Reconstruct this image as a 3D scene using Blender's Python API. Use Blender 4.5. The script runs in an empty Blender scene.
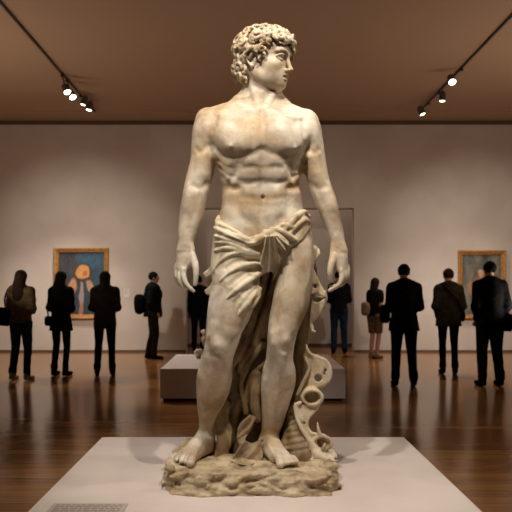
import bpy, math, random, time
import numpy as np
f32 = np.float32
T0 = time.time()
C = bpy.context.scene.collection
PI = math.pi
# measured camera: level, at 1.4 m, vertical lines stay vertical (rise/shift lens)
F, CX, HY, CH, D0 = 640.0, 249.0, 290.0, 1.4, 3.75
S = D0 / F
def P(px, py, dz=0.0):
    Y = D0 - dz * S
    return np.array(((px - CX) / F * Y, Y, CH - (py - HY) / F * Y))
def PY(px, py, Y):
    return np.array(((px - CX) / F * Y, Y, CH - (py - HY) / F * Y))

# ---------------------------------------------------------------- volume sculpting kit
class Vol:
    def __init__(s, lo, hi, h):
        h = (h, h, h) if not hasattr(h, '__len__') else h
        s.ax = [np.arange(lo[i], hi[i] + h[i], h[i]).astype(f32) for i in range(3)]
        s.h = max(h)
        s.d = np.full([len(a) for a in s.ax], 1.0, f32)
    def win(s, lo, hi, pad=0.0):
        sl = []
        for i in range(3):
            a = np.searchsorted(s.ax[i], lo[i] - pad); b = np.searchsorted(s.ax[i], hi[i] + pad)
            if b - a < 1: return None
            sl.append(slice(a, b))
        sl = tuple(sl)
        return sl, s.ax[0][sl[0]][:, None, None], s.ax[1][sl[1]][None, :, None], s.ax[2][sl[2]][None, None, :]
    def mix(s, sl, n, k, sub=False):
        d = s.d[sl]
        if sub:
            n = -n
            h = np.maximum(k - np.abs(d - n), 0) / k if k > 0 else 0
            s.d[sl] = np.maximum(d, n) + h * h * k * .25
        else:
            h = np.maximum(k - np.abs(d - n), 0) / k if k > 0 else 0
            s.d[sl] = np.minimum(d, n) - h * h * k * .25
    # tapered rod along world points
    def chain(s, pts, rad, k=0.0, sub=False, flat=None, sub_n=1):
        pts, rad = spline(pts, rad, sub_n)
        lo = pts.min(0); hi = pts.max(0); pad = rad.max() + k + 3 * s.h
        w = s.win(lo, hi, pad)
        if w is None: return
        sl, X, Y, Z = w
        s.mix(sl, poly_dist(X, Y, Z, pts, rad, flat), k, sub)
    def ell(s, c, r, R=None, k=0.0, sub=False):
        c = np.asarray(c, float); r = np.asarray(r, float)
        m = r.max() + k + 3 * s.h
        w = s.win(c - m, c + m)
        if w is None: return
        sl, X, Y, Z = w
        x, y, z = X - f32(c[0]), Y - f32(c[1]), Z - f32(c[2])
        if R is not None:                      # rows of R: local axes in world
            x, y, z = [f32(R[i][0]) * x + f32(R[i][1]) * y + f32(R[i][2]) * z for i in range(3)]
        a = (x / f32(r[0])) ** 2 + (y / f32(r[1])) ** 2 + (z / f32(r[2])) ** 2
        b = (x / f32(r[0] ** 2)) ** 2 + (y / f32(r[1] ** 2)) ** 2 + (z / f32(r[2] ** 2)) ** 2
        k0 = np.sqrt(a); k1 = np.sqrt(b) + 1e-6
        s.mix(sl, k0 * (k0 - 1) / k1, k, sub)
    # limb or trunk with the measured outline: rows (py, xl, xr, dc, front, back)
    def loft(s, rows, k=0.0, n=2.0, sub=False):
        R = np.array(rows, float)
        tab = []
        for py, xl, xr, dc, fr, bk in R:
            a = P(xl, py, dc); b = P(xr, py, dc)
            tab.append((a[2], (a[0] + b[0]) / 2, (b[0] - a[0]) / 2, a[1], fr * S, bk * S))
        tab = np.array(tab)[::-1]
        z0, z1 = tab[0, 0], tab[-1, 0]
        amax = tab[:, 2].max()
        lo = ((tab[:, 1] - tab[:, 2]).min(), (tab[:, 3] - tab[:, 4]).min(), z0)
        hi = ((tab[:, 1] + tab[:, 2]).max(), (tab[:, 3] + tab[:, 5]).max(), z1)
        w = s.win(lo, hi, k + 3 * s.h + .06)
        sl, X, Y, Z = w
        z = Z[0, 0]
        v = [cubic(z, tab[:, 0], tab[:, j]).astype(f32)[None, None, :] for j in range(1, 6)]
        cx, a, cy, fr, bk = v
        qx = (X - cx); qy = (Y - cy)
        b = np.where(qy < 0, fr, bk)
        ax_, ay_ = np.abs(qx) / a, np.abs(qy) / b
        r = (ax_ ** n + ay_ ** n) ** (1.0 / n) + 1e-5
        g = np.sqrt((ax_ / a) ** 2 + (ay_ / b) ** 2) / r + 1e-5
        d = (r - 1) / g
        d = np.maximum(d, np.maximum(Z - f32(z1), f32(z0) - Z))
        s.mix(sl, d.astype(f32), k, sub)
    # push (amp>0) or sink (amp<0) the surface along a line of world points; r, amp in pixels of the statue
    def brush(s, pts, r, amp):
        pts = np.atleast_2d(np.asarray(pts, float)); r = r * S; amp = amp * S
        w = s.win(pts.min(0), pts.max(0), 2.6 * r)
        if w is None: return
        sl, X, Y, Z = w
        d = poly_dist(X, Y, Z, pts, np.zeros(len(pts)), None)
        s.d[sl] -= f32(amp) * np.exp(-(d / f32(r)) ** 2)
    def val(s, p):
        i = []; t = []
        for k in range(3):
            a = s.ax[k]; j = int(np.searchsorted(a, p[k])) - 1
            if j < 0 or j > len(a) - 2: return 1.0
            i.append(j); t.append((p[k] - a[j]) / (a[j + 1] - a[j]))
        c = s.d[i[0]:i[0] + 2, i[1]:i[1] + 2, i[2]:i[2] + 2]
        c = c[0] * (1 - t[0]) + c[1] * t[0]; c = c[0] * (1 - t[1]) + c[1] * t[1]
        return float(c[0] * (1 - t[2]) + c[1] * t[2])
    def front(s, px, py, start=95, end=-70, lift=0.0, default=0.0):
        prev = None; dz = start
        while dz > end:
            v = s.val(P(px, py, dz))
            if v <= 0:
                return P(px, py, dz + 0.5 * (1 if prev is None else -v / max(prev - v, 1e-6) * 2) + lift)
            prev = v; dz -= 1.0
        return P(px, py, default)
    def on(s, pts, lift=0.0, default=0.0, n=4):
        q = np.array(pts, float)
        q, _ = spline(np.c_[q, np.zeros(len(q))], np.zeros(len(q)), n if len(q) > 1 else 1)
        return np.array([s.front(a[0], a[1], lift=lift, default=default) for a in q])
    def mark(s, pts, r, amp, lift=0.0):
        s.brush(s.on(pts, lift), r, amp)
    def strip(s, pts, rad, lift=0.0, k=2.0, on=None, flat=None):   # a rolled fold laid on the surface
        q = (on or s).on(pts, lift, n=3)
        rad = np.interp(np.linspace(0, 1, len(q)), np.linspace(0, 1, len(rad)), rad) * S
        s.chain(q, rad, k * S, flat=flat)
    def build(s, name, mat, parent=None, smooth=True):
        v, q = nets(s.d, s.ax)
        return mesh_np(name, v, q, mat, parent, smooth)

def spline(pts, rad, n):
    pts = np.asarray(pts, float); rad = np.asarray(rad, float)
    if n <= 1 or len(pts) < 3:
        if n > 1 and len(pts) == 2:
            t = np.linspace(0, 1, n + 1)[:, None]
            return pts[0] * (1 - t) + pts[1] * t, np.interp(t[:, 0], [0, 1], rad)
        return pts, rad
    A = np.c_[pts, rad]; A = np.vstack([2 * A[0] - A[1], A, 2 * A[-1] - A[-2]]); out = []
    for i in range(1, len(A) - 2):
        p0, p1, p2, p3 = A[i - 1:i + 3]
        for j in range(n):
            t = j / n
            out.append(.5 * (2 * p1 + (p2 - p0) * t + (2 * p0 - 5 * p1 + 4 * p2 - p3) * t * t + (3 * p1 - p0 - 3 * p2 + p3) * t ** 3))
    out.append(A[-2]); out = np.array(out)
    return out[:, :-1], np.maximum(out[:, -1], 0)
def cubic(x, xp, fp):                      # smooth interpolation without overshoot
    m = np.zeros(len(xp)); dl = np.diff(fp) / np.diff(xp)
    for i in range(1, len(xp) - 1):
        m[i] = 0 if dl[i - 1] * dl[i] <= 0 else 2 * dl[i - 1] * dl[i] / (dl[i - 1] + dl[i])
    m[0], m[-1] = dl[0], dl[-1]
    i = np.clip(np.searchsorted(xp, x) - 1, 0, len(xp) - 2)
    h = xp[i + 1] - xp[i]; t = np.clip((x - xp[i]) / h, 0, 1)
    return (fp[i] * (2 * t ** 3 - 3 * t ** 2 + 1) + h * m[i] * (t ** 3 - 2 * t ** 2 + t) + fp[i + 1] * (3 * t ** 2 - 2 * t ** 3) + h * m[i + 1] * (t ** 3 - t ** 2))
def poly_dist(X, Y, Z, pts, rad, flat=None):
    out = None
    for i in range(max(1, len(pts) - 1)):
        a = pts[i]; b = pts[min(i + 1, len(pts) - 1)]; ra = rad[i]; rb = rad[min(i + 1, len(pts) - 1)]
        ab = b - a; L = float(ab @ ab) + 1e-12
        x, y, z = X - f32(a[0]), Y - f32(a[1]), Z - f32(a[2])
        t = np.clip((x * f32(ab[0]) + y * f32(ab[1]) + z * f32(ab[2])) / f32(L), 0, 1)
        x, y, z = x - t * f32(ab[0]), y - t * f32(ab[1]), z - t * f32(ab[2])
        q = x * x + y * y + z * z
        if flat is not None:               # flat = (unit vector, factor): thinner along the vector
            e = x * f32(flat[0][0]) + y * f32(flat[0][1]) + z * f32(flat[0][2])
            q = q + e * e * f32(flat[1] ** 2 - 1)
        d = np.sqrt(q) - (f32(ra) + f32(rb - ra) * t)
        out = d if out is None else np.minimum(out, d)
    return out
def proj(X, Y, Z):
    return f32(CX) + X / Y * f32(F), f32(HY) + (f32(CH) - Z) / Y * f32(F)
def poly2(px, py, poly):                   # signed distance to a polygon (pixels)
    poly = np.array(poly, float); n = len(poly)
    d = None; ins = None
    for i in range(n):
        a = poly[i]; b = poly[(i + 1) % n]; e = b - a
        wx, wy = px - f32(a[0]), py - f32(a[1])
        t = np.clip((wx * f32(e[0]) + wy * f32(e[1])) / f32(e @ e), 0, 1)
        q = (wx - t * f32(e[0])) ** 2 + (wy - t * f32(e[1])) ** 2
        d = q if d is None else np.minimum(d, q)
        if abs(e[1]) > 1e-9:
            c = ((a[1] > py) != (b[1] > py)) & (px < f32(e[0]) * (py - f32(a[1])) / f32(e[1]) + f32(a[0]))
            ins = c if ins is None else ins ^ c
    return np.where(ins, -1, 1).astype(f32) * np.sqrt(d)
def rnd_lattice(seed, n=24):
    return np.random.RandomState(seed).rand(n, n, n).astype(f32) * 2 - 1
_lat = {}
def noise(X, Y, Z, sc, seed=0):
    if seed not in _lat: _lat[seed] = rnd_lattice(seed)
    L = _lat[seed]; n = 24
    g = []
    for A in (X, Y, Z):
        a = A * f32(sc) + 100.0; i = np.floor(a).astype(np.int32); t = (a - i).astype(f32); t = t * t * (3 - 2 * t)
        g.append((i % n, (i + 1) % n, t))
    (x0, x1, tx), (y0, y1, ty), (z0, z1, tz) = g
    def L_(a, b, c): return L[a, b, c]
    c00 = L_(x0, y0, z0) * (1 - tx) + L_(x1, y0, z0) * tx; c10 = L_(x0, y1, z0) * (1 - tx) + L_(x1, y1, z0) * tx
    c01 = L_(x0, y0, z1) * (1 - tx) + L_(x1, y0, z1) * tx; c11 = L_(x0, y1, z1) * (1 - tx) + L_(x1, y1, z1) * tx
    return (c00 * (1 - ty) + c10 * ty) * (1 - tz) + (c01 * (1 - ty) + c11 * ty) * tz
def nets(d, ax):
    for sl in ((0,), (-1,), (slice(None), 0), (slice(None), -1), (slice(None), slice(None), 0), (slice(None), slice(None), -1)):
        d[sl] = np.maximum(d[sl], 0.002)
    ins = d < 0
    c = [ins[a:ins.shape[0] - 1 + a, b:ins.shape[1] - 1 + b, e:ins.shape[2] - 1 + e] for a in (0, 1) for b in (0, 1) for e in (0, 1)]
    an = c[0].copy(); al = c[0].copy()
    for q in c[1:]: an |= q; al &= q
    I, J, K = np.nonzero(an & ~al)
    n = len(I)
    acc = np.zeros((n, 3), np.float64); cnt = np.zeros(n)
    off = [(a, b, e) for a in (0, 1) for b in (0, 1) for e in (0, 1)]
    vals = {o: d[I + o[0], J + o[1], K + o[2]] for o in off}
    pos = {o: np.c_[ax[0][I + o[0]], ax[1][J + o[1]], ax[2][K + o[2]]] for o in off}
    for o in off:
        for k in range(3):
            if o[k] == 0:
                p = list(o); p[k] = 1; p = tuple(p)
                a, b = vals[o], vals[p]; m = (a < 0) != (b < 0)
                t = (a[m] / (a[m] - b[m]))[:, None]
                acc[m] += pos[o][m] * (1 - t) + pos[p][m] * t; cnt[m] += 1
    v = acc / cnt[:, None]
    idv = np.full([x - 1 for x in d.shape], -1, np.int32); idv[I, J, K] = np.arange(n)
    quads = []
    for k in range(3):
        u, w = [(1, 2), (2, 0), (0, 1)][k]
        s0 = [slice(None)] * 3; s1 = [slice(None)] * 3
        s0[k] = slice(0, -1); s1[k] = slice(1, None)
        A = ins[tuple(s0)]; B = ins[tuple(s1)]
        E = np.array(np.nonzero(A != B)).T
        ok = (E[:, u] > 0) & (E[:, w] > 0) & (E[:, u] < d.shape[u] - 1) & (E[:, w] < d.shape[w] - 1)
        E = E[ok]
        def g(du, dw):
            e = E.copy(); e[:, u] -= du; e[:, w] -= dw
            return idv[e[:, 0], e[:, 1], e[:, 2]]
        q = np.c_[g(1, 1), g(0, 1), g(0, 0), g(1, 0)]
        fl = ~A[E[:, 0], E[:, 1], E[:, 2]]
        q[fl] = q[fl][:, ::-1]
        quads.append(q)
    return v, np.vstack(quads)
def mesh_np(name, v, q, mat, parent=None, smooth=True):
    v = np.asarray(v, f32); q = np.asarray(q, np.int32)
    me = bpy.data.meshes.new(name)
    me.vertices.add(len(v)); me.vertices.foreach_set('co', v.ravel())
    m = q.shape[1]
    me.loops.add(q.size); me.loops.foreach_set('vertex_index', q.ravel())
    me.polygons.add(len(q))
    me.polygons.foreach_set('loop_start', np.arange(0, q.size, m, dtype=np.int32))
    me.polygons.foreach_set('loop_total', np.full(len(q), m, np.int32))
    me.update(calc_edges=True); me.validate()
    me.polygons.foreach_set('use_smooth', np.full(len(me.polygons), smooth))
    return link(name, me, mat, parent)
LOCAL = set()                              # things whose parts are modelled in their own coordinates
def link(name, me, mat, parent=None):
    o = bpy.data.objects.new(name, me); C.objects.link(o)
    if mat: me.materials.append(mat)
    if parent:
        o.parent = parent
        if parent.name not in LOCAL: o.matrix_parent_inverse = parent.matrix_basis.inverted()
    return o
def empty(name, loc, label=None, cat=None, group=None):
    o = bpy.data.objects.new(name, None); C.objects.link(o); o.location = loc; o.empty_display_size = .1
    return tag(o, label, cat, group)
def tag(o, label=None, cat=None, group=None, kind=None):
    if label: o['label'] = label
    if cat: o['category'] = cat
    if group: o['group'] = group
    if kind: o['kind'] = kind
    return o
class MB:                                  # plain shapes collected into one mesh
    def __init__(s): s.v = []; s.f = []
    def add(s, v, f):
        n = len(s.v); s.v += [tuple(map(float, p)) for p in v]; s.f += [tuple(i + n for i in q) for q in f]; return s
    def box(s, lo, hi, R=None, c=None):
        x0, y0, z0 = lo; x1, y1, z1 = hi
        v = [(x, y, z) for x in (x0, x1) for y in (y0, y1) for z in (z0, z1)]
        if R is not None: v = [tuple(np.array(c) + R @ np.array(p)) for p in v]
        return s.add(v, [(0, 1, 3, 2), (4, 6, 7, 5), (0, 4, 5, 1), (2, 3, 7, 6), (0, 2, 6, 4), (1, 5, 7, 3)])
    def lathe(s, a, axis, prof, n=20):     # prof: (distance along axis, radius)
        a = np.array(a, float); w = np.array(axis, float); w /= np.linalg.norm(w)
        u = np.cross(w, (0, 0, 1) if abs(w[2]) < .9 else (1, 0, 0)); u /= np.linalg.norm(u); t = np.cross(w, u)
        v = []; f = []
        for d, r in prof:
            for i in range(n):
                g = 2 * PI * i / n; v.append(a + w * d + r * (u * math.cos(g) + t * math.sin(g)))
        for j in range(len(prof) - 1):
            for i in range(n):
                k = (i + 1) % n; f.append((j * n + i, j * n + k, (j + 1) * n + k, (j + 1) * n + i))
        f.append(tuple(range(n))[::-1]); f.append(tuple((len(prof) - 1) * n + i for i in range(n)))
        return s.add(v, f)
    def build(s, name, mat, parent=None, bevel=0, smooth=False):
        me = bpy.data.meshes.new(name); me.from_pydata(s.v, [], s.f); me.update()
        import bmesh
        b = bmesh.new(); b.from_mesh(me); bmesh.ops.recalc_face_normals(b, faces=b.faces)
        if bevel: bmesh.ops.bevel(b, geom=[e for e in b.edges], offset=bevel, segments=2, affect='EDGES', clamp_overlap=True)
        b.to_mesh(me); b.free()
        if smooth:
            for p in me.polygons: p.use_smooth = True
        return link(name, me, mat, parent)

# ---------------------------------------------------------------- materials
def lin(c):
    if isinstance(c, str): c = [int(c[i:i + 2], 16) / 255 for i in (1, 3, 5)]
    return tuple(x / 12.92 if x <= .04045 else ((x + .055) / 1.055) ** 2.4 for x in c) + (1,)
def mat(name, col, rough=.6, spec=.5, noise_sc=None, col2=None, bump=0, bump_sc=40, detail=4, lo=.4, hi=.62, stretch=None, metal=0, coat=0, emit=None, es=1):
    m = bpy.data.materials.new(name); m.use_nodes = True; nt = m.node_tree; N = nt.nodes; b = N['Principled BSDF']
    b.inputs['Base Color'].default_value = lin(col); b.inputs['Roughness'].default_value = rough
    b.inputs['Specular IOR Level'].default_value = spec; b.inputs['Metallic'].default_value = metal
    b.inputs['Coat Weight'].default_value = coat
    if emit: b.inputs['Emission Color'].default_value = lin(emit); b.inputs['Emission Strength'].default_value = es
    tc = N.new('ShaderNodeTexCoord'); src = tc.outputs['Object']
    if stretch:
        mp = N.new('ShaderNodeMapping'); mp.inputs['Scale'].default_value = stretch; nt.links.new(src, mp.inputs[0]); src = mp.outputs[0]
    if col2:
        n = N.new('ShaderNodeTexNoise'); n.inputs['Scale'].default_value = noise_sc; n.inputs['Detail'].default_value = detail
        nt.links.new(src, n.inputs['Vector'])
        r = N.new('ShaderNodeValToRGB'); r.color_ramp.elements[0].position = lo; r.color_ramp.elements[1].position = hi
        r.color_ramp.elements[0].color = lin(col); r.color_ramp.elements[1].color = lin(col2)
        nt.links.new(n.outputs[0], r.inputs[0]); nt.links.new(r.outputs[0], b.inputs['Base Color'])
    if bump:
        n = N.new('ShaderNodeTexNoise'); n.inputs['Scale'].default_value = bump_sc; n.inputs['Detail'].default_value = 5
        nt.links.new(src, n.inputs['Vector'])
        u = N.new('ShaderNodeBump'); u.inputs['Strength'].default_value = bump; u.inputs['Distance'].default_value = .01
        nt.links.new(n.outputs[0], u.inputs['Height']); nt.links.new(u.outputs[0], b.inputs['Normal'])
    return m
def marble(name, base, warm, stain_shade, amount=.5, bump=.35, dist=.4, sc=7):
    m = bpy.data.materials.new(name); m.use_nodes = True; nt = m.node_tree; N = nt.nodes; L = nt.links; b = N['Principled BSDF']
    b.inputs['Roughness'].default_value = .5; b.inputs['Specular IOR Level'].default_value = .35
    tc = N.new('ShaderNodeTexCoord')
    def nz(sc, det=6, rough=.6, dist=0.0):
        n = N.new('ShaderNodeTexNoise'); n.inputs['Scale'].default_value = sc; n.inputs['Detail'].default_value = det
        n.inputs['Roughness'].default_value = rough; n.inputs['Distortion'].default_value = dist
        L.new(tc.outputs['Object'], n.inputs['Vector']); return n.outputs[0]
    def ramp(v, a, c, lo, hi):
        r = N.new('ShaderNodeMapRange'); r.inputs['From Min'].default_value = lo; r.inputs['From Max'].default_value = hi
        L.new(v, r.inputs[0]); mx = N.new('ShaderNodeMix'); mx.data_type = 'RGBA'
        L.new(r.outputs[0], mx.inputs[0])
        for sock, val in ((mx.inputs[6], a), (mx.inputs[7], c)):
            if isinstance(val, str): sock.default_value = lin(val)
            else: L.new(val, sock)
        return mx.outputs[2]
    c = ramp(nz(3.2, 5, .6, .6), base, warm, .42, .66)
    c2 = ramp(nz(sc, 7, .62, dist), c, stain_shade, 1 - amount * .86, 1.12 - amount * .5)
    L.new(c2, b.inputs['Base Color'])
    n = N.new('ShaderNodeBump'); n.inputs['Strength'].default_value = bump; n.inputs['Distance'].default_value = .006
    L.new(nz(38, 8, .65), n.inputs['Height']); L.new(n.outputs[0], b.inputs['Normal'])
    return m
# ================================================================ the marble statue
M_skin = marble('pale_marble', '#e5dccb', '#c4a982', '#82613a', .67, .25, .2, 5)
M_hair = marble('hair_marble', '#dccdb4', '#ac9069', '#5c4529', .64, .5, .4, 12)  # stain strengthened to paint in shadow between the locks
M_cloth = marble('cloth_marble', '#e0d4bc', '#c3ae88', '#836640', .62, .35)
M_back = marble('aged_shaded_marble', '#a89270', '#76593b', '#3f2c1a', .68, .5)  # brown patina, darkened further to paint in the shade between the legs
M_rock = marble('rock_marble', '#cdbd9f', '#a68c68', '#5f482e', .64, 1.0, .4, 10)
st = empty('marble_statue', (float(P(251, 0)[0]), D0, .30), 'tall pale marble statue of a standing bare-chested youth in a loincloth, on the front plinth', 'statue')

B = Vol((-.50, 3.40, .385), (.63, 4.06, 2.95), (.0042, .0046, .0042))
# trunk
B.loft([(102, 240, 284, -4, 8, 10), (106, 230, 292, -3, 11, 13), (110, 218, 301, -2, 15, 16), (116, 209, 309, 0, 20, 18), (124, 206, 312, 0, 25, 20), (135, 207, 311, 0, 29, 22),
        (150, 211, 307, 0, 31, 22), (165, 216.5, 301.5, 0, 29, 22), (180, 220, 299.5, 0, 26, 20), (194, 222, 301, 0, 23.5, 18), (207, 221.5, 302.5, 0, 23.5, 18),
        (218, 219, 304.5, 0, 25, 20), (232, 217, 308, 0, 25, 25), (250, 216, 310, 0, 22, 27), (268, 222, 306, 0, 12, 24)], n=2.35)
# neck
B.chain([P(262, 70, -4), P(262, 90, -5), P(261, 112, -6)], np.array([17, 15.5, 18]) * S, 8 * S)
B.chain([P(250, 92, -8), P(232, 108, -6), P(214, 115, -4)], np.array([7, 7, 8]) * S, 9 * S)
B.chain([P(272, 92, -8), P(289, 110, -6), P(306, 118, -4)], np.array([6, 6, 7]) * S, 9 * S)
# legs
LL = [(240, 217, 258, 2, 22, 24), (262, 214, 259, 5, 22, 24), (274, 213.5, 257, 8, 22, 23), (290, 211, 256, 12, 22, 22), (302, 208.5, 255, 15, 22, 21), (318, 207, 250, 18, 21, 19),
      (333, 206, 242, 20, 19, 17), (346, 204.5, 237.5, 21, 17.5, 16), (356, 202, 234, 19, 15.5, 16), (366, 199, 232.5, 15, 15, 18), (379, 196.5, 232, 10, 15, 20),
      (392, 196.5, 229.5, 5, 14, 18), (408, 197.5, 222, -1, 12, 14), (420, 199, 215.5, -6, 10, 11), (432, 199, 212.5, -10, 8.5, 9), (442, 198.5, 214, -13, 9, 9), (450, 198, 214, -14, 8, 8)]
RL = [(222, 288, 308, -2, 18, 20), (235, 284, 312, -1, 20, 23), (248, 280, 313.5, 1, 22, 24), (266, 277, 314, 3, 22, 24), (286, 274.5, 312, 6, 22, 22), (306, 271.5, 308.5, 9, 21, 20),
      (323, 268.5, 301.5, 12, 19, 17), (336, 267.5, 296.5, 14, 17, 15), (347, 267, 294, 14, 16, 14), (358, 266, 293, 12, 14, 15), (370, 262.5, 295.5, 8, 14, 18),
      (382, 261, 295.5, 3, 14, 19), (396, 261, 292, -2, 13, 16), (410, 261.5, 287.5, -7, 11, 13), (424, 261, 283, -11, 9.5, 10.5), (436, 260.5, 279, -13, 8.5, 9), (446, 258.5, 279, -14, 8.5, 9), (453, 257.5, 278, -14, 8, 8)]
B.loft(LL, k=5 * S); B.loft(RL, k=5 * S)
core = B.d.copy()
# feet
ZT = .425
def G(px, Y, z): return np.array(((px - CX) / F * Y, Y, z))
def foot(heel, ankle, ball, toes, side):
    h, a, b = [np.array(q) for q in (heel, ankle, ball)]
    B.ell(h + (0, 0, 7 * S), (8.5 * S, 9 * S, 8 * S), k=5 * S)
    B.chain([a, (a * .45 + b * .55) + np.array((0, 0, 4 * S)), b + np.array((0, 0, 4.2 * S))], np.array([9, 8, 6]) * S, 6 * S)
    for f in (-1, 1):
        d = np.cross(b - h, (0, 0, 1)); d /= np.linalg.norm(d)
        B.chain([h + (0, 0, 5 * S) + d * f * 3 * S, b + (0, 0, 4 * S) + d * f * 5.5 * S], np.array([5.5, 5]) * S, 6 * S)
    for i, (p, q, r) in enumerate(toes):
        p, q = np.array(p), np.array(q); m = (p + q) / 2 + np.array((0, 0, 1.6 * S))
        B.chain([p, m, q], np.array([r * 1.1, r, r * 1.05]) * S, 1.5 * S, sub_n=2)
        u = q - p; u /= np.linalg.norm(u)
        B.brush([q + u * .3 * r * S + np.array((0, 0, r * S * .95))], 1.6, -.5)
lt = []
ball = G(188, 3.62, ZT)
for i in range(5):                          # statue's right foot, great toe towards the middle
    s_ = i / 4.0
    p = G(193.5 - 17.5 * s_, 3.625 + .075 * s_, ZT + (5.2 - 1.5 * s_) * S)
    q = G(190.5 - 18.5 * s_, 3.525 + .115 * s_ + (.012 if i == 1 else 0) , ZT + 3.2 * S)
    lt.append((p, q, 3.9 if i == 0 else 2.7 - .15 * i))
foot(G(206, 3.87, ZT), P(205.5, 438, -13), G(187, 3.66, ZT), lt, 1)
rt = []
for i in range(5):
    s_ = i / 4.0
    p = G(277 + 14.5 * s_, 3.62 + .03 * s_, ZT + (5.2 - 1.5 * s_) * S)
    q = G(280.5 + 16 * s_, 3.52 + .055 * s_, ZT + 3.2 * S)
    rt.append((p, q, 3.9 if i == 0 else 2.7 - .15 * i))
foot(G(266, 3.86, ZT), P(268.5, 441, -13), G(280, 3.65, ZT), rt, -1)
# arms
B.loft([(109, 203, 214, -3, 7, 8), (112, 198.5, 219, -3, 11, 11), (118, 195.5, 222, -2, 14, 14), (126, 193.5, 221.5, -1, 15.5, 15), (136, 192, 218, 0, 15, 15), (148, 191.3, 215.5, 1, 14, 14), (160, 190.5, 215.5, 1, 14, 14),
        (170, 188, 214.5, 1, 13.5, 14), (180, 185.5, 212, 2, 13, 13), (188, 183.7, 209.5, 3, 12.5, 12), (197, 182, 207.5, 5, 12.5, 11), (208, 180.3, 205, 7, 12, 10), (219, 179, 202.5, 9, 10.5, 9), (232, 178, 197.5, 12, 8, 8), (242, 178.2, 193.8, 14, 6.8, 6.5), (250, 177.7, 193.5, 15, 6.3, 6)], k=3.5 * S)
B.loft([(111, 300, 311, -3, 7, 8), (114, 297, 315, -3, 11, 11), (120, 296, 318.5, -2, 14, 14), (128, 297.5, 320.8, -1, 15, 15), (138, 300, 322.5, 0, 15, 15), (149, 302.3, 324, 1, 14, 14), (160, 303, 325.5, 1, 14, 14), (168, 304, 327, 1, 13.5, 14),
        (178, 306.3, 329, 2, 13, 13), (188, 309.5, 332.3, 3, 12.5, 12), (197, 313, 335.5, 5, 12, 11), (208, 317, 338.3, 7, 11.5, 10), (219, 322, 340.7, 9, 10, 9), (234, 328, 343.8, 12, 7.5, 8), (243, 331, 345.2, 14, 6.5, 6.5), (250, 332, 346, 15, 6.2, 6)], k=3.5 * S)
# hands
def hand(palm, fingers):
    for (p, r) in palm: B.chain([P(*q) for q in p], np.array(r) * S, 3.5 * S, flat=(np.array((0, 1, 0)), 1.25))
    for (p, r) in fingers: B.chain([P(*q) for q in p], np.array(r) * S, 1.2 * S, sub_n=3)
hand([([(186, 248, 15), (186, 258, 17), (182.5, 268, 19)], [6.8, 7.6, 5]), ([(188, 250, 15), (190, 262, 18)], [6, 5.5]), ([(183, 252, 15), (179.5, 266, 15)], [6, 4.2])],
     [([(192, 256, 19), (195.3, 265, 24), (196, 275, 26), (195.2, 284, 25)], [4.2, 3.4, 2.7, 2.1]),
      ([(184, 267, 20), (183.6, 276, 24), (187, 285, 25), (193.5, 291, 23)], [3.2, 2.7, 2.3, 1.8]),
      ([(181, 268, 18), (179.5, 278, 21), (183, 286.5, 20), (191, 287.5, 18)], [3.1, 2.6, 2.2, 1.8]),
      ([(178.5, 267, 15), (176.7, 276, 17), (179.5, 284, 15.5), (187, 285, 13)], [3, 2.5, 2.1, 1.7]),
      ([(177, 265, 12), (175.8, 272, 12.5), (178, 280, 11), (184, 282, 9)], [2.7, 2.2, 1.9, 1.5])])
hand([([(339, 248, 15), (339, 258, 17), (341, 268, 19)], [6.6, 7.4, 5]), ([(337, 250, 15), (334, 262, 18)], [6, 5.3]), ([(341, 252, 15), (344, 266, 15)], [6, 4.2])],
     [([(334, 256, 19), (331, 265, 24), (330, 272, 26), (330.2, 279, 25)], [4.2, 3.4, 2.7, 2.2]),
      ([(340.5, 267, 20), (342, 277, 24), (338.5, 285, 25), (329.5, 290.5, 23)], [3.2, 2.7, 2.3, 1.8]),
      ([(343, 268, 18), (345, 276, 21), (341.5, 284.5, 20), (331, 286.5, 18)], [3.1, 2.6, 2.2, 1.8]),
      ([(345, 267, 15), (347.5, 274, 16), (344, 282, 15.5), (335, 282.5, 13)], [3, 2.5, 2.1, 1.7]),
      ([(346, 265, 12), (348.2, 270.5, 12.5), (345, 277, 11), (338, 279, 9)], [2.7, 2.2, 1.9, 1.5])])

# ---- muscles
m = lambda pts, r, amp, lift=0.0: B.mark(pts, r * (1.25 if amp < 0 and r > 1.9 else 1.0), amp * (.72 if amp < 0 and r > 1.9 else 1.0), lift)
def both(pts, r, amp, cx=263.0):
    m(pts, r, amp); m([(2 * cx - x, y) for x, y in pts], r, amp)
for c in ((233, 132), (291, 132)):           # breast muscles
    B.brush([B.front(c[0] - 7, c[1]) , B.front(c[0] + 8, c[1] + 3)], 15, 5.0)
both([(228, 146), (244, 147)], 8, 2.6)
m([(214, 147), (219, 152.5), (230, 157), (244, 156), (255, 153), (262.5, 150), (271, 153), (284, 156), (295, 156), (302, 151), (305, 146)], 2.8, -1.9)
m([(262.5, 116), (263, 130), (263, 147)], 3.0, -2.6)
m([(263, 150), (263, 165), (263, 184)], 2.6, -2.2); m([(263, 184), (263, 212)], 3.2, -1.4)
both([(250, 161)], 6.5, 2.2); both([(248.5, 174)], 7.5, 2.4); m([(263, 152), (263, 160)], 4.5, -2.0)
both([(233, 170), (238, 164), (245, 160)], 2.6, -.45)
m([(244, 168), (252, 167), (263, 168), (274, 167), (282, 168)], 2.2, -1.1)
m([(240, 181.5), (250, 183), (263, 181), (276, 183), (286, 181.5)], 2.4, -1.5)
both([(238, 164), (233, 176), (230, 186), (236, 188)], 2.8, -2.0)
both([(249, 192)], 8, 2.4); both([(249, 205)], 9, 2.0); m([(240, 197), (263, 199), (286, 197)], 2.4, -.8)
both([(238, 189), (236, 200), (239, 213), (247, 222)], 3.2, -1.8)
B.ell(B.front(263, 197.4), np.array((1.7, 2.6, 2.2)) * S, k=1.6 * S, sub=True)
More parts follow.
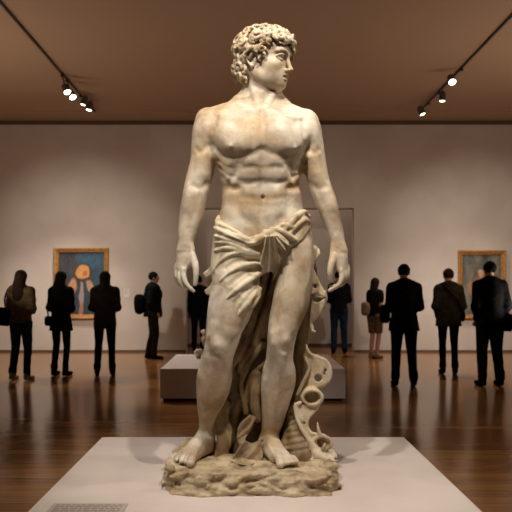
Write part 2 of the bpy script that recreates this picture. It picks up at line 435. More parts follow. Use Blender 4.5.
both([(222, 163), (227, 166)], 3.8, 2.0); both([(224, 171), (229, 174)], 3.8, 2.0); both([(228, 179), (232, 182)], 3.8, 1.7); both([(219, 156)], 4, .8)
both([(217, 160), (226, 166.5), (231, 168)], 1.9, -1.0); both([(219, 168), (228, 175), (233, 176)], 1.9, -1.0); both([(221, 177), (230, 184)], 2.0, -.6)
m([(228, 197), (227, 207)], 8, 2.4); m([(297, 195), (297, 206)], 8, 2.4)
m([(219, 187), (232, 188)], 3, -1.5); m([(290, 188), (303, 187)], 3, -1.5)
m([(230.5, 146)], 3.2, .9); m([(295, 147.5)], 3.2, .9); m([(230.5, 146)], 1.5, 1.8); m([(295, 147.5)], 1.5, 1.8)
# collar bones, neck cords, shoulder grooves
m([(257, 112), (244, 111), (232, 113), (222, 115)], 3.2, 1.7); m([(267, 112), (280, 113), (291, 116), (299, 118)], 3.2, 1.7)
m([(254, 118), (240, 118), (228, 120)], 3.4, -1.3); m([(271, 118), (284, 119), (294, 122)], 3.4, -1.3)
m([(262, 110.5)], 3.0, -3.4)
m([(252, 84), (255, 97), (259.5, 109)], 3.0, 2.8); m([(275, 90), (271, 100), (265.5, 109)], 2.6, 2.6); m([(262, 93), (262, 103)], 3, 1.0)
m([(216, 118), (214, 128), (213, 140), (214, 148)], 2.6, -2.4); m([(303, 121), (304, 131), (304.5, 142), (303.5, 149)], 2.6, -2.4)
m([(203, 128)], 10, 2.2); m([(312, 130)], 9, 2.2); m([(222, 120), (214, 130)], 3, -1.2); m([(296, 122), (304, 132)], 3, -1.2)
m([(196, 149), (201, 152), (207, 146)], 2.4, -1.4); m([(319, 150), (313, 153), (308, 147)], 2.4, -1.4)
m([(205, 158), (203, 172)], 6.5, 2.2); m([(311, 158), (315, 172)], 6.5, 2.2)
m([(194, 155), (193, 170), (190, 180)], 2.2, -1.0); m([(321, 157), (323, 170), (327, 180)], 2.2, -1.0)
m([(208, 183), (200, 188), (192, 186)], 2.4, -1.6); m([(310, 184), (319, 189), (326, 186)], 2.4, -1.6)
m([(189, 192), (186, 206)], 5.5, 1.6); m([(330, 192), (334, 206)], 5.5, 1.6)
m([(200, 194), (195, 210), (189, 228)], 2.0, -1.0); m([(319, 194), (327, 212), (334, 230)], 2.0, -1.0)
m([(190, 236), (189, 246)], 1.6, .7); m([(336, 236), (337.5, 246)], 1.6, .7)
m([(187, 252), (184, 264)], 1.3, .6); m([(190, 252), (187, 264)], 1.1, -.5); m([(339, 252), (341, 264)], 1.3, .6)
m([(184, 269)], 1.8, .9); m([(341, 270)], 1.8, .9)
# knees and shins
m([(217, 345)], 6.5, 2.8); m([(217, 354.5)], 3.5, -1.2); m([(234, 334)], 6, 2.6); m([(211, 334), (214, 326)], 5.5, 1.6); m([(226, 340), (227, 350), (221, 357)], 2.6, -1.4); m([(208, 342), (208, 352)], 2.4, -1.6); m([(218, 359), (215, 364)], 3.5, 1.8)
m([(286, 340)], 5.8, 2.6); m([(286, 349)], 3.2, -1.2); m([(273, 334), (274, 343)], 4.6, 2.4); m([(293, 329), (294, 322)], 5, 1.6); m([(279, 336), (279, 346), (284, 351)], 2.6, -1.3); m([(292, 343), (291, 350)], 2.2, -1.4); m([(283, 355), (282, 361)], 3.2, 1.8)
m([(216, 312), (222, 290)], 9, 1.6); m([(232, 300), (228, 325)], 3, -.8)
m([(286, 300), (292, 275)], 9, 1.4); m([(279, 300), (277, 325)], 3, -.6)
m([(212, 370), (207, 395), (205, 420)], 2.2, .9); m([(219, 368), (215, 395), (209, 420)], 3, -.9); m([(226, 375)], 7, 1.6); m([(200, 378)], 5, 1.0)
m([(280, 366), (277, 395), (273, 425)], 2.2, .9); m([(272, 368), (270, 395)], 3, -.8); m([(290, 376)], 6, 1.4); m([(265, 380)], 5, 1.0)
m([(213, 436)], 3, 1.6); m([(200, 438)], 3, 1.4); m([(278, 440)], 3, 1.6); m([(260, 441)], 3, 1.4)
m([(203, 441), (196, 452)], 1.6, .8); m([(268, 444), (274, 456)], 1.6, .8)
# spine and shoulder blades (back)
B.brush([P(261, 115, -17), P(262, 150, -23), P(263, 210, -19)], 4, -2.5)
for x in (236, 288): B.brush([P(x, 130, -20), P(x, 148, -22)], 11, 3.5)

# ---- head: local axes, f = where the face points, s = towards the statue's right, u = up
YAW, PIT, ROL = math.radians(63), math.radians(7), math.radians(-2)
fv = np.array((math.sin(YAW) * math.cos(PIT), -math.cos(YAW) * math.cos(PIT), -math.sin(PIT)))
sv = np.array((-math.cos(YAW), -math.sin(YAW), 0.0)); sv = sv + np.array((0, 0, math.sin(ROL))); sv /= np.linalg.norm(sv)
uv = np.cross(sv, fv); uv = uv / np.linalg.norm(uv); uv = uv if uv[2] > 0 else -uv
RH = np.array((fv, sv, uv)); HC = P(264.5, 59, 0)
def H(f, s, u): return HC + S * (f * fv + s * sv + u * uv)
def hell(V, f, s, u, rf, rs, ru, k=3, sub=False): V.ell(H(f, s, u), np.array((rf, rs, ru)) * S, RH, k * S, sub)
def hch(V, pts, rad, k=2, sub=False, n=3): V.chain([H(*p) for p in pts], np.array(rad, float) * S, k * S, sub, sub_n=n)
def hbr(V, pts, r, amp): V.brush([H(*p) for p in pts], r, amp)
hell(B, -3, 0, 7, 25.5, 20, 18)
hell(B, 9, 0, -9, 16, 15.5, 19, 6)
hell(B, 12, 0, 7, 13.5, 15.5, 11, 5)
for s_ in (-1, 1):
    hch(B, [(-2, 14.5 * s_, -12), (1, 14 * s_, -19), (12, 8.5 * s_, -23.5), (19, 3.2 * s_, -25.4)], [4, 4.6, 4.6, 4.4], 6)
    hell(B, 15.5, 11 * s_, -8.5, 6.5, 5, 5, 6); hell(B, 12, 8.5 * s_, -16.5, 8.5, 6.0, 8.5, 6)
hell(B, 20.8, 0, -24.6, 4.4, 5.2, 4.0, 4)
hell(B, 20.6, 0, -18, 5.2, 8, 6.5, 5)
# brow, nose
for s_ in (-1, 1):
    hch(B, [(24.6, 1.5 * s_, 3.0), (24.0, 7 * s_, 5.0), (20.3, 13.5 * s_, 3.5)], [1.5, 1.9, 1.5], 3.5)
hch(B, [(24.8, 0, 4), (26.0, 0, -2), (28.2, 0, -7.5), (30.6, 0, -11.6)], [2.1, 1.8, 1.9, 2.2], 2.2)
for s_ in (-1, 1): hell(B, 27.2, 2.9 * s_, -12.6, 2.5, 1.6, 1.8, 1.8)
# eyes
for s_ in (-1, 1):
    hell(B, 24.5, 8.3 * s_, -.6, 4.5, 4.6, 3.6, 3, True)
    hell(B, 18.6, 8.3 * s_, -1.0, 4.5, 4.8, 4.2, 1.0)
    hch(B, [(22.2, 4.2 * s_, -1.8), (23.9, 7.5 * s_, 1.2), (22.3, 11.2 * s_, .6), (19.8, 13.6 * s_, -1.6)], [.7, 1.0, 1.0, .7], 1.0)
    hch(B, [(22.2, 4.2 * s_, -2.2), (23.0, 8 * s_, -4.0), (20.6, 12.4 * s_, -2.8)], [.7, .8, .7], .8)
    hbr(B, [(23, 8.3 * s_, 3.1)], 1.2, -.4)
# mouth
hch(B, [(21.6, -5.8, -18.0), (24.8, -3, -17.3), (26.0, 0, -17.2), (24.8, 3, -17.3), (21.6, 5.8, -18.0)], [1.0, 1.5, 1.7, 1.5, 1.0], 1.6)
hch(B, [(21.7, -4.8, -19.6), (24.9, 0, -20.6), (21.7, 4.8, -19.6)], [1.1, 2.0, 1.1], 1.6)
hbr(B, [(22, -6.2, -18.9), (25.8, -2.5, -18.9), (26.6, 0, -19.0), (25.8, 2.5, -18.9), (22, 6.2, -18.9)], 1.1, -1.5)
hbr(B, [(26, 0, -15.2)], 1.4, -.9); hbr(B, [(24.0, -2, -23), (24.0, 2, -23)], 2, -1.2)
# ear
for s_ in (-1, 1):
    hell(B, -3.5, 18.5 * s_, -5, 5, 2.4, 8, 1.5)
    hch(B, [(0, 20 * s_, -1), (-1, 20.8 * s_, 2.5), (-6, 21.5 * s_, 2.5), (-8.6, 21.5 * s_, -2), (-6.5, 21 * s_, -8), (-2.5, 20 * s_, -12)], [1.3, 1.4, 1.5, 1.5, 1.5, 2.2], 1)
    hbr(B, [(-3, 21 * s_, -2), (-4, 21 * s_, -7)], 2.2, -2.2)
# slight wear
sl, X, Y, Z = B.win((-1, 3, 0), (1, 5, 3))
B.d += noise(X, Y, Z, 38, 3) * .0006
B.build('body', M_skin, st); print('body', time.time() - T0)
Bax = B.ax
# ---------------------------------------------------------------- hair
Hh = Vol(HC - .235, HC + np.array((.235, .235, .25)), .0034)
hell(Hh, -4, 0, 7.5, 26.5, 21, 18.3, 2)
hell(Hh, -16, 0, -8, 16, 17.5, 18, 5)
hell(Hh, 24, 0, -8, 26, 40, 16, 3, True)            # clear the face
hell(Hh, 30, 0, 5, 14, 18, 9.5, 3, True)
for s_ in (-1, 1):
    hell(Hh, 3, 23 * s_, -12, 11, 9, 17, 2, True)
hell(Hh, -4, 0, -30, 17, 26, 12, 3, True)
rng = random.Random(11)
def scalp(a, e, r=0):                                # a: azimuth from the face (towards the statue's right), e: elevation
    ca, sa, ce, se = math.cos(a), math.sin(a), math.cos(e), math.sin(e)
    return np.array((-3.5 + (28 + r) * ca * ce, (23 + r) * sa * ce, 8 + (20 + r) * se))
def lock(c, nrm, size, turn, w, phase):
    n = nrm / np.linalg.norm(nrm); t = np.cross(n, (0.3, 0.1, 1.0)); t /= np.linalg.norm(t); b = np.cross(n, t)
    pts = []; rad = []
    N = 8
    for i in range(N):
        q = i / (N - 1); g = phase + turn * q; rr = size * (1 - .45 * q)
        pts.append(tuple(c + t * math.cos(g) * rr + b * math.sin(g) * rr + n * (1.6 * math.sin(q * PI) + .6 * q)))
        rad.append(w * (1 - .45 * q) * (.75 + .25 * math.sin(q * PI)))
    hch(Hh, pts, rad, .8, n=1)
# tight curls, front fringe to crown
for i in range(105):
    a = rng.uniform(-PI, PI); e = rng.uniform(.05, 1.45)
    if abs(a) < .95 and e < .42: continue
    if .9 < abs(a) < 1.7 and e < .3: continue
    c = scalp(a, e, rng.uniform(-.8, 2.2)); nr = scalp(a, e, 5) - scalp(a, e, 0)
    lock(c, nr, rng.uniform(3.6, 6.4), rng.choice((-1, 1)) * rng.uniform(3.4, 5.2), rng.uniform(1.5, 2.5), rng.uniform(0, 6.28))
# fringe of big drilled curls over the brow
for k in range(15):
    a = -1.0 + k * .145; e = .5 + .05 * math.sin(k * 2.1)
    c = scalp(a, e, 1.5 + 1.2 * (k % 2)); nr = scalp(a, e, 5) - scalp(a, e, 0)
    lock(c, nr, 4.3, (1 if k % 2 else -1) * 5.2, 2.3, k * 1.3)
    if k % 2 == 0: lock(scalp(a, e - .17, 2.2), nr, 3.2, 4.6, 1.8, k * .9 + 2)
for k in range(7):
    a = -.75 + k * .3; e = .82
    lock(scalp(a, e, 2.5), scalp(a, e, 5) - scalp(a, e, 0), 4.8, 5.4 * (-1 if k % 2 else 1), 2.5, k * 2.2)
# long swept locks over the temples, running back over the ears
for s_ in (-1, 1):
    for j, (u0, u1) in enumerate(((15, 3), (11, -1), (7.5, -4), (19, 8), (3, -8))):
        pts = []
        for q in range(10):
            t = q / 9; f = (12, 14, 9, 10, 3)[j] - t * (34, 36, 30, 33, 22)[j]; u = u0 + (u1 - u0) * t + 2.4 * math.sin(t * (7 + j) + j * 1.7) - (2.5 if q == 0 else 0)
            x = max(0.05, 1 - ((f + 5) / 29.5) ** 2 - ((u - 8) / 26) ** 2)
            pts.append((f, s_ * (23.0 * math.sqrt(x) + 1.0 + .9 * math.sin(t * 11 + j * 2)), u))
        hch(Hh, pts, [1.4, 2.3, 1.7, 2.6, 2.0, 2.7, 2.0, 2.5, 1.8, 1.0], .5, n=2)
        lock(np.array((pts[0][0] - .5, pts[0][1] - s_ * .6, pts[0][2] - .5)), np.array((.4, s_ * 1.0, .1)), 2.6, (4.8 if j % 2 else -4.8), 1.5, j * 1.4)
    # locks between and below the long ones, at the ear and nape
    for (f, u, sz, tu, w, ph) in ((-2, 12, 3.6, 5, 1.8, 1), (-12, 10, 4.2, -5, 2.0, 3), (-20, 7, 4.2, 5, 2.1, 5), (6, 17, 3.6, -5, 1.9, 2), (-8, 1, 3.2, 5, 1.7, 4), (8, 3, 2.6, 4.6, 1.3, 2), (9, -2, 2.0, -4.4, 1.1, 1)):
        x = max(.05, 1 - ((f + 5) / 29.5) ** 2 - ((u - 8) / 26) ** 2); lock(np.array((f, s_ * (23 * math.sqrt(x) + 1.6), u)), np.array((f * .03, s_ * 1., .1)), sz, tu, w, ph)
    for (f, u, sz, tu, w, ph) in ((3, 0, 3.4, 4.4, 1.8, 0), (4.5, -5, 2.2, 4, 1.2, 1), (-13, -6, 4.4, 5, 2.4, 2), (-18, -12, 4.6, -5, 2.4, 0), (-12, -15, 3.8, 4.6, 2.2, 4), (-20, -4, 4.6, -5, 2.4, 1),
                                  (-17, -21, 4.2, 5, 2.2, 3), (-20, -16, 4.2, -4.5, 2.2, 5), (-12, -23, 3.2, -4.5, 1.8, 1), (-23, 3, 4.4, 5, 2.3, 2)):
        x = max(.15, 1 - ((f + 12) / 22) ** 2 - ((u + 4) / 30) ** 2)
        c = np.array((f, s_ * 19 * math.sqrt(x), u))
        if f > 0: c[1] = s_ * 18.5
        lock(c, np.array(((f + 8) * .8, s_ * 14., u * .2)), sz, tu, w, ph)
for k in range(8):                                    # back of the nape
    lock(np.array((-28 + (k % 3) * 1.0, -12 + k * 3.4, -5 - (k % 3) * 7)), np.array((-1., (k - 3.5) * .12, -.2)), 4.4, 5, 2.3, k)
# heavy ringlets hanging over the brow
for k in range(9):
    a = -1.15 + k * .21
    lock(scalp(a, .36 + .06 * math.sin(k * 1.7) - (.12 if a < -.5 else 0), 3.2), scalp(a, .5, 5) - scalp(a, .5, 0), 3.9, (5.4 if k % 2 else -5.4), 1.9, k * 1.9 + .6)
for (f, s_, u, r) in ((25, -7, 15, 3.6), (24, -11, 10, 3.6), (21.5, -14.5, 5, 3.2), (27, -2, 19, 3.8), (27.5, 3, 17, 3.2), (25, -10, 17, 4.2), (22, -15, 12, 4)):
    lock(np.array((f, s_, u)), np.array((1., s_ * .08, .25)), r, 5.4 if u % 2 else -5.4, 1.8, u * 1.1)
for k in range(5):
    a = -1.0 + k * .3
    lock(scalp(a, .66, 4.2), scalp(a, .66, 5) - scalp(a, .66, 0), 4.6, (-5.2 if k % 2 else 5.2), 2.2, k * 1.2 + 2)
# drilled holes
for (a, e, r) in ((-.15, .4, 2.2), (.28, .62, 2.4), (.7, .75, 2.2), (.15, .85, 2.2), (.5, .36, 2.0), (-.5, .5, 2.2), (1.15, .8, 2.4), (1.7, .75, 2.0), (2.3, .9, 2.2), (.55, .62, 2.2), (.1, .7, 2.4), (.95, .72, 2.4), (-.3, .62, 2.2), (.3, .98, 2.0), (1.25, .6, 1.8), (.78, .42, 2.2), (1.5, .9, 2.2), (.35, .45, 1.8), (-.7, .8, 2.2), (2.1, .6, 2.2), (1.0, 1.05, 1.8)):
    c = scalp(a, e, 2.2); hell(Hh, c[0], c[1], c[2], r * 1.25, r * 1.1, r * 1.1, .6, True)
sl, X, Y, Z = Hh.win(HC - 1, HC + 1)
Hh.d += noise(X, Y, Z, 70, 5) * .0009
Hh.build('curly_hair', M_hair, st); print('hair', time.time() - T0)
# ---------------------------------------------------------------- loincloth: follows hips and the statue's right thigh, with rolled folds
def slab(V, px_, py_, dz_, poly, dc, sx, sy, c, t, k=1.5, bend=0.0, wave=(0, 1, 0), sc=.85):
    """a rounded slab of cloth: outline, own depth, tilt, thickness and a gentle wave"""
    a = poly2(px_, py_, poly)
    z = dz_ - (dc + sx * (px_ - c[0]) + sy * (py_ - c[1]) + bend * (px_ - c[0]) ** 2 + wave[0] * np.sin((px_ * wave[1] + py_ * wave[2])))
    b = np.abs(z) - t; r = 1.2
    d = np.sqrt(np.maximum(a + r, 0) ** 2 + np.maximum(b + r, 0) ** 2) - r + np.minimum(np.maximum(a, b) + r, 0)
    d = (d * S * sc).astype(f32); h = np.maximum(k * S - np.abs(V.d - d), 0) / (k * S)
    V.d = np.minimum(V.d, d) - h * h * f32(k * S * .25)
def smooth(p, n=4):
    p = np.array(p, float); q, _ = spline(np.vstack([p, p[:1]]), np.zeros(len(p) + 1), n); return q[:-1]
def sub_vol(ax_src, field, lo, hi):
    v = Vol.__new__(Vol); sl = []
    for i in range(3):
        a = np.searchsorted(ax_src[i], lo[i]); b = np.searchsorted(ax_src[i], hi[i]); sl.append(slice(a, b))
    v.ax = [ax_src[i][sl[i]] for i in range(3)]; v.h = .0046; v.d = field[tuple(sl)].copy(); return v
lo = P(196, 352, 60); hi = P(322, 204, -48)
lo = np.array((P(192, 350, 0)[0], P(0, 0, 64)[1], P(0, 352, 0)[2])); hi = np.array((P(322, 0, 0)[0], P(0, 0, -50)[1], P(0, 202, 0)[2]))
K = sub_vol(B.ax, core, lo, hi)
base = sub_vol(B.ax, core, lo, hi)
_, X, Y, Z = K.win(lo - 1, hi + 1)
px, py = proj(X, Y, Z)
shape = [(214, 217), (222, 221), (236, 231), (250, 237), (262, 233), (276, 226), (288, 223), (297, 214), (305, 211), (309, 217), (311, 228), (303, 240), (291, 248), (283, 262), (272, 285), (262, 300), (254, 308),
         (248, 314), (240, 320), (226, 318), (214, 306), (204, 300), (206, 260), (211, 240)]
reg = poly2(px, py, shape) * f32(S)
edge = np.clip(-reg / f32(5 * S), 0, 1)
lnv = np.clip(((px - 226) * f32(.70) - (py - 300) * f32(.72) + 3) / 16, 0, 1)   # the wet cloth thins out over the thigh
th = (f32(2.0 * S) + f32(1.2 * S) * edge) * lnv - f32(1.4 * S) * (1 - lnv)
d = K.d - th
h = np.maximum(2 * S - np.abs(d - reg), 0) / (2 * S)
K.d = (np.maximum(d, reg) + h * h * f32(.5 * S)).astype(f32)
Q = Vol.__new__(Vol); Q.ax, Q.h, Q.d = K.ax, K.h, K.d.copy()        # surface the folds are laid on
# waist rolls
st_ = lambda pts, rad, lift=1.0, k=1.6: K.strip(pts, rad, lift, k, on=Q)
st_([(217, 221), (221, 217), (229, 223), (241, 230), (251, 235), (260, 229), (270, 226), (280, 225), (291, 227)], [2.5, 3.4, 3.6, 3.4, 3.0, 2.6], 1.2)
st_([(215.5, 228), (222, 231), (232, 236), (242, 239.5), (250, 243), (257, 241), (265, 235), (272, 231)], [2.4, 3.4, 3.6, 3.2, 2.8], 2.2)
st_([(217, 224), (226, 227), (236, 232), (246, 238)], [2, 2.6, 2.4, 1.8], 1.0)
st_([(216, 236), (226, 239), (236, 241), (245, 246), (253, 250)], [2.2, 2.8, 2.8, 2.0], 1.2)
st_([(215.5, 243), (226, 241.5), (237, 245), (248, 251), (258, 254)], [2.0, 3.0, 3.2, 2.6], 1.2)
st_([(215, 251), (226, 248), (238, 250), (250, 255), (261, 259)], [1.6, 2.4, 2.6, 2.4], .8)
st_([(262, 231), (272, 234), (281, 239), (287, 243)], [2.2, 3.0, 3.2, 2.2], 2.4)
st_([(268, 228), (280, 231), (290, 236), (296, 240)], [2.0, 2.6, 2.8, 1.6], 1.4)
st_([(283, 231), (290, 224), (297, 216), (304, 212), (309, 216)], [2.0, 3.0, 3.2, 3.0, 2.0], 1.2)
st_([(288, 235), (297, 226), (305, 220), (311, 224)], [1.8, 2.4, 2.4, 1.4], .8)
for pts in ([(219, 227), (232, 233.5), (246, 240.5), (254, 240)], [(217, 234), (230, 238.5), (244, 243.5)], [(217, 240), (232, 242.5), (247, 248.5)]):
    K.mark(pts, 1.3, -1.6)
# pleats fanning from the knot over the thigh
st_([(259, 256), (249, 254.5), (238, 253), (228, 256), (219, 263), (213, 272)], [2.2, 2.4, 2.2, 2.0, 1.8, 1.2], .4)
st_([(262, 262), (251, 264), (240, 267), (229, 273), (220, 281)], [2.6, 2.8, 2.4, 1.8, .8], .4)
st_([(262, 272), (253, 278), (243, 285), (233, 293), (226, 299)], [3.0, 3.0, 2.4, 1.8, .7], .4)
st_([(262, 284), (257, 292), (250, 301), (243, 309), (237, 316)], [3.2, 3.2, 2.8, 2.2, .8], .6)
st_([(264, 268), (262, 282), (258, 296), (252, 309)], [3.0, 3.2, 3.0, 1.4], 1.5)
for pts in ([(258, 260), (247, 260), (236, 262), (226, 268)], [(260, 267), (249, 271), (238, 278), (230, 285)], [(259, 279), (250, 287), (241, 296), (235, 303)], [(260, 290), (255, 299), (248, 309)]):
    K.mark(pts, 2.0, -1.8)
K.mark([(212, 300), (222, 312), (236, 318)], 2, -.4)
# knot and hanging end
kf = lambda x, y, l: Q.front(x, y, lift=l)
FLY = (np.array((0, 1., 0)), 1.5)
dz_ = (f32(D0) - Y) / f32(S)
def front_dz(x, y, l): return (D0 - kf(x, y, l)[1]) / S
def tail(poly, apex, lift, t, freq, amp, k=1.5):
    c = np.mean(poly, 0); z0 = front_dz(c[0], c[1], lift); zt = front_dz(c[0], c[1] - 7, lift) ; zb = front_dz(c[0], c[1] + 7, lift)
    sy = np.clip((zb - zt) / 14, -.5, .5)
    ang = (px - f32(apex[0])) / np.maximum(py - f32(apex[1]), 4)
    z = dz_ - (z0 + sy * (py - f32(c[1])) + amp * np.cos(ang * freq) * np.clip((py - apex[1]) / 14, .3, 1.3))
    a = poly2(px, py, poly); b = np.abs(z) - t; r = 1.0
    d = np.sqrt(np.maximum(a + r, 0) ** 2 + np.maximum(b + r, 0) ** 2) - r + np.minimum(np.maximum(a, b) + r, 0)
    d = (d * S * .7).astype(f32); h = np.maximum(k * S - np.abs(K.d - d), 0) / (k * S); K.d = np.minimum(K.d, d) - h * h * f32(k * S * .25)
tail([(264, 236), (275, 235), (279, 243), (277.5, 250), (281, 258), (279, 264), (275, 259), (271, 271), (267, 273), (264, 268), (260, 266), (261, 257), (264, 247)], (270, 224), 3.5, 2.6, 26, 1.9)
tail([(271, 235), (279, 235), (286, 240), (290, 246), (284, 245), (286, 251), (279, 248), (274, 246)], (268, 228), 5, 2.0, 16, 1.2)
# flaring ends behind the hip
slab(K, px, py, dz_, [(220, 248), (222, 266), (214, 273.5), (206, 278.5), (203, 273.5), (208.5, 268.5), (213, 262), (216.5, 254)], -1, .25, 0, (212, 268), 2.6, 2)
slab(K, px, py, dz_, [(219, 274), (220, 290), (212, 296), (206, 294.5), (204.3, 290.3), (210, 286), (213.5, 278)], -3, .3, 0, (212, 288), 2.2, 2)
slab(K, px, py, dz_, [(216, 264), (215, 294), (208.5, 292), (206, 284), (206.5, 274)], -10, .3, 0, (210, 280), 2, 2)
K.d += noise(X, Y, Z, 40, 6) * .001
K.build('loincloth', M_cloth, st); print('cloth', time.time() - T0)

# ---------------------------------------------------------------- rock base
R_ = Vol((-.56, 3.34, .29), (.60, 4.20, .56), .0052)
_, X, Y, Z = R_.win((-9, -9, -9), (9, 9, 9))
wob = noise(X, Y, Z * .6, 5, 7) * .022 + noise(X, Y, Z, 13, 8) * .013
cx_, hx = f32(.012), f32(.488)
q1 = np.abs(X - cx_) / hx; q2 = np.abs(Y - f32(3.78)) / f32(.375)
side = ((q1 ** 5 + q2 ** 5) ** .2 - 1) * f32(.38) + wob * .7 + np.maximum(Z - f32(.37), 0) * .25 - np.maximum(f32(.34) - Z, 0) * .1
ridge = np.abs(noise(X, Y, Z * 1.3, 15, 9)) * 2 - .6
side = side + ridge * .008 - np.abs(noise(X, Y, Z * 1.4, 9, 10)) * .020 - np.abs(noise(X * .7, Y, Z * 1.8, 17, 11)) * .020 + .012
top = Z - (f32(.418) + noise(X, Y, Z * 0, 7, 12) * .010 + noise(X, Y, Z * 0, 20, 13) * .005 + np.clip((Y - 3.9) * .25, 0, .1))
k = .035
h = np.maximum(k - np.abs(side - top), 0) / k
R_.d = (np.maximum(side, top) + h * h * k * .25).astype(f32)
rr = random.Random(5)
RT = lambda a: np.array(((math.cos(a), 0, math.sin(a)), (0, 1, 0), (-math.sin(a), 0, math.cos(a))))
pits = [(173, 481, 5), (186, 479, 6), (219, 481, 7), (236, 486, 4), (250, 481, 6), (262, 478, 3.5), (278, 476, 3), (333, 480, 5), (168, 487, 4), (205, 475, 3), (240, 475, 3), (322, 486, 3.5)]
for (x, y, r) in pits:
    p = R_.front(x, y, start=75); R_.ell(p, np.array((r * 1.35, r * .8, r * .5)) * S, RT(rr.uniform(-.35, .35)), k=2.5 * S, sub=True)
for i in range(80):                                  # chisel cuts
    x = rr.uniform(165, 338); y = rr.uniform(474, 492); a = rr.uniform(-.5, .5); L = rr.uniform(6, 14)
    R_.brush(R_.on([(x - L, y - L * a), (x, y), (x + L, y + L * a)], 0), rr.uniform(.9, 2.2), -rr.uniform(1.0, 2.4))
for (x, y, r, hh) in ((171, 461, 7, 5), (178, 453, 6, 5), (186, 449, 6, 3), (166, 468, 5, 4), (318, 464, 9, 5), (334, 466, 7, 6), (338, 460, 5, 6), (325, 456, 6, 8), (312, 452, 5, 8), (230, 458, 12, 3), (245, 462, 10, 2), (330, 452, 4, 7)):
    Yr = F * (CH - ZT) / (y - HY); Yr = min(Yr, 4.02); xm = .435; p = G(x, Yr, ZT); p[0] = max(-xm, min(xm + .02, p[0])); hh *= .8; R_.ell(p, np.array((r, r, hh)) * S, k=4 * S)
Yr = F * (CH - ZT) / (466 - HY); R_.ell(G(329, Yr, ZT + .02), np.array((5.5, 6, 5)) * S, k=1.5 * S, sub=True)
for x in (220, 236, 246): R_.brush([G(x - 6, 3.66 + (x - 230) * .003, ZT), G(x + 8, 3.6 + (x - 230) * .003, ZT)], 1.6, -1.2)
R_.d += noise(X, Y, Z, 60, 14) * .0016 + np.abs(noise(X, Y * .8, Z * 1.5, 30, 15)) * .006 - .002
R_.d = np.maximum(R_.d, f32(.3) - Z)
R_.build('rock_base', M_rock, st); print('rock', time.time() - T0)

# ---------------------------------------------------------------- cloth and stump behind the legs
W = Vol((P(196, 0, -20)[0] - .02, P(0, 0, 30)[1], .40), (P(340, 0, 10)[0] + .02, P(0, 0, -52)[1], P(0, 232, 0)[2]), .0046)
W.loft([(240, 236, 296, -22, 10, 12), (262, 236, 304, -24, 10, 14), (290, 235, 306, -28, 10, 14), (320, 232, 306, -31, 10, 14), (350, 232, 306, -33, 10, 14), (380, 228, 305, -34, 10, 14), (410, 226, 301, -34, 11, 14), (440, 220, 304, -32, 13, 16), (462, 214, 310, -30, 15, 18)], n=2.2)
_, X, Y, Z = W.win((-9, -9, -9), (9, 9, 9))
def fold(pts, rad, k=1.5, n=4): W.chain([P(*p) for p in pts], np.array(rad, float) * S, k * S, sub_n=n)
def cut(pts, rad, k=2, n=4): W.chain([P(*p) for p in pts], np.array(rad, float) * S, k * S, True, sub_n=n)
# sweeping folds between the legs
fold([(268, 262, 4), (262, 285, 0), (255, 310, -4), (247, 335, -8), (240, 352, -8), (233, 365, -10)], [4, 5, 5, 5, 4.5, 3])
fold([(275, 275, 2), (270, 300, -4), (262, 322, -8), (254, 345, -8), (244, 362, -8), (240, 372, -9)], [3, 4, 4.5, 4.5, 4, 3])
fold([(283, 262, 0), (276, 290, -6), (268, 315, -8), (264, 335, -8)], [3, 4, 4, 3])
fold([(262, 345, -8), (252, 358, -6), (244, 372, -5), (241, 386, -6), (244, 398, -8), (246, 412, -8)], [4, 3.5, 3, 3, 3, 3])
fold([(266, 362, -8), (256, 371, -6), (249, 380, -6), (247, 392, -7), (252, 404, -8)], [2.5, 2.5, 2.5, 2.5, 2])
fold([(229, 350, -20), (235, 372, -20), (232, 395, -22), (226, 415, -22)], [5, 7, 7, 5], 3)
fold([(240, 400, -18), (233, 420, -18), (229, 440, -14)], [5, 5, 6], 3)
cut([(262, 318, 2), (258, 330, 2), (250, 345, 0)], [4, 4, 3]); cut([(238, 346, -2), (234, 358, -2), (236, 378, -6)], [3, 3, 2]); cut([(268, 335, -4), (264, 352, -5), (260, 362, -6)], [3, 3, 2])
cut([(238, 384, -8), (236, 398, -8), (238, 410, -8)], [2.5, 3.5, 2.5]); cut([(225, 404, -4), (218, 418, -6), (216, 432, -6)], [2, 3, 2])
# pale rounded fold and small leaf of cloth low between the legs
fold([(256, 376, -6), (254, 390, -4), (255, 404, -5), (258, 418, -6)], [6, 6.5, 5.5, 4], 1)
fold([(250, 366, -3), (246, 372, -3), (243, 378, -3)], [1.2, 1.8, .8], .6)
pw, qw = proj(X, Y, Z); dw = (f32(D0) - Y) / f32(S)
slab(W, pw, qw, dw, [(250, 415), (254.5, 417), (253, 427), (248, 435), (245, 440), (252, 443), (261, 441), (263, 452), (262, 464), (230, 464), (235, 454), (240, 446), (236, 439), (237, 429), (243, 420)], 2, -.1, .38, (246, 440), 4.5, 2, wave=(1.3, .38, .32))
fold([(254, 418, -3), (250, 427, 2), (243, 434, 4), (238, 438, 5)], [1.6, 2.0, 2.0, 1.2], 1)
fold([(262, 440, 2), (253, 445, 5), (243, 450, 8), (236, 458, 11)], [1.6, 2.2, 2.4, 1.6], 1.5)
slab(W, pw, qw, dw, [(224, 398), (231, 402), (228, 416), (233, 430), (231, 446), (226, 462), (214, 458), (217, 440), (213, 425), (219, 410)], -8, .1, .12, (223, 430), 4, 3, wave=(1.2, .5, -.2))
# cup-shaped end of cloth by the knee
# dark strip of drapery down the outside of the statue's left leg
fold([(305, 240, -14), (312, 270, -12), (310, 300, -13), (304, 330, -14), (300, 360, -14), (298, 390, -16), (292, 420, -16), (288, 448, -14)], [4, 5, 5.5, 6, 6.5, 6.5, 7, 8], 3)
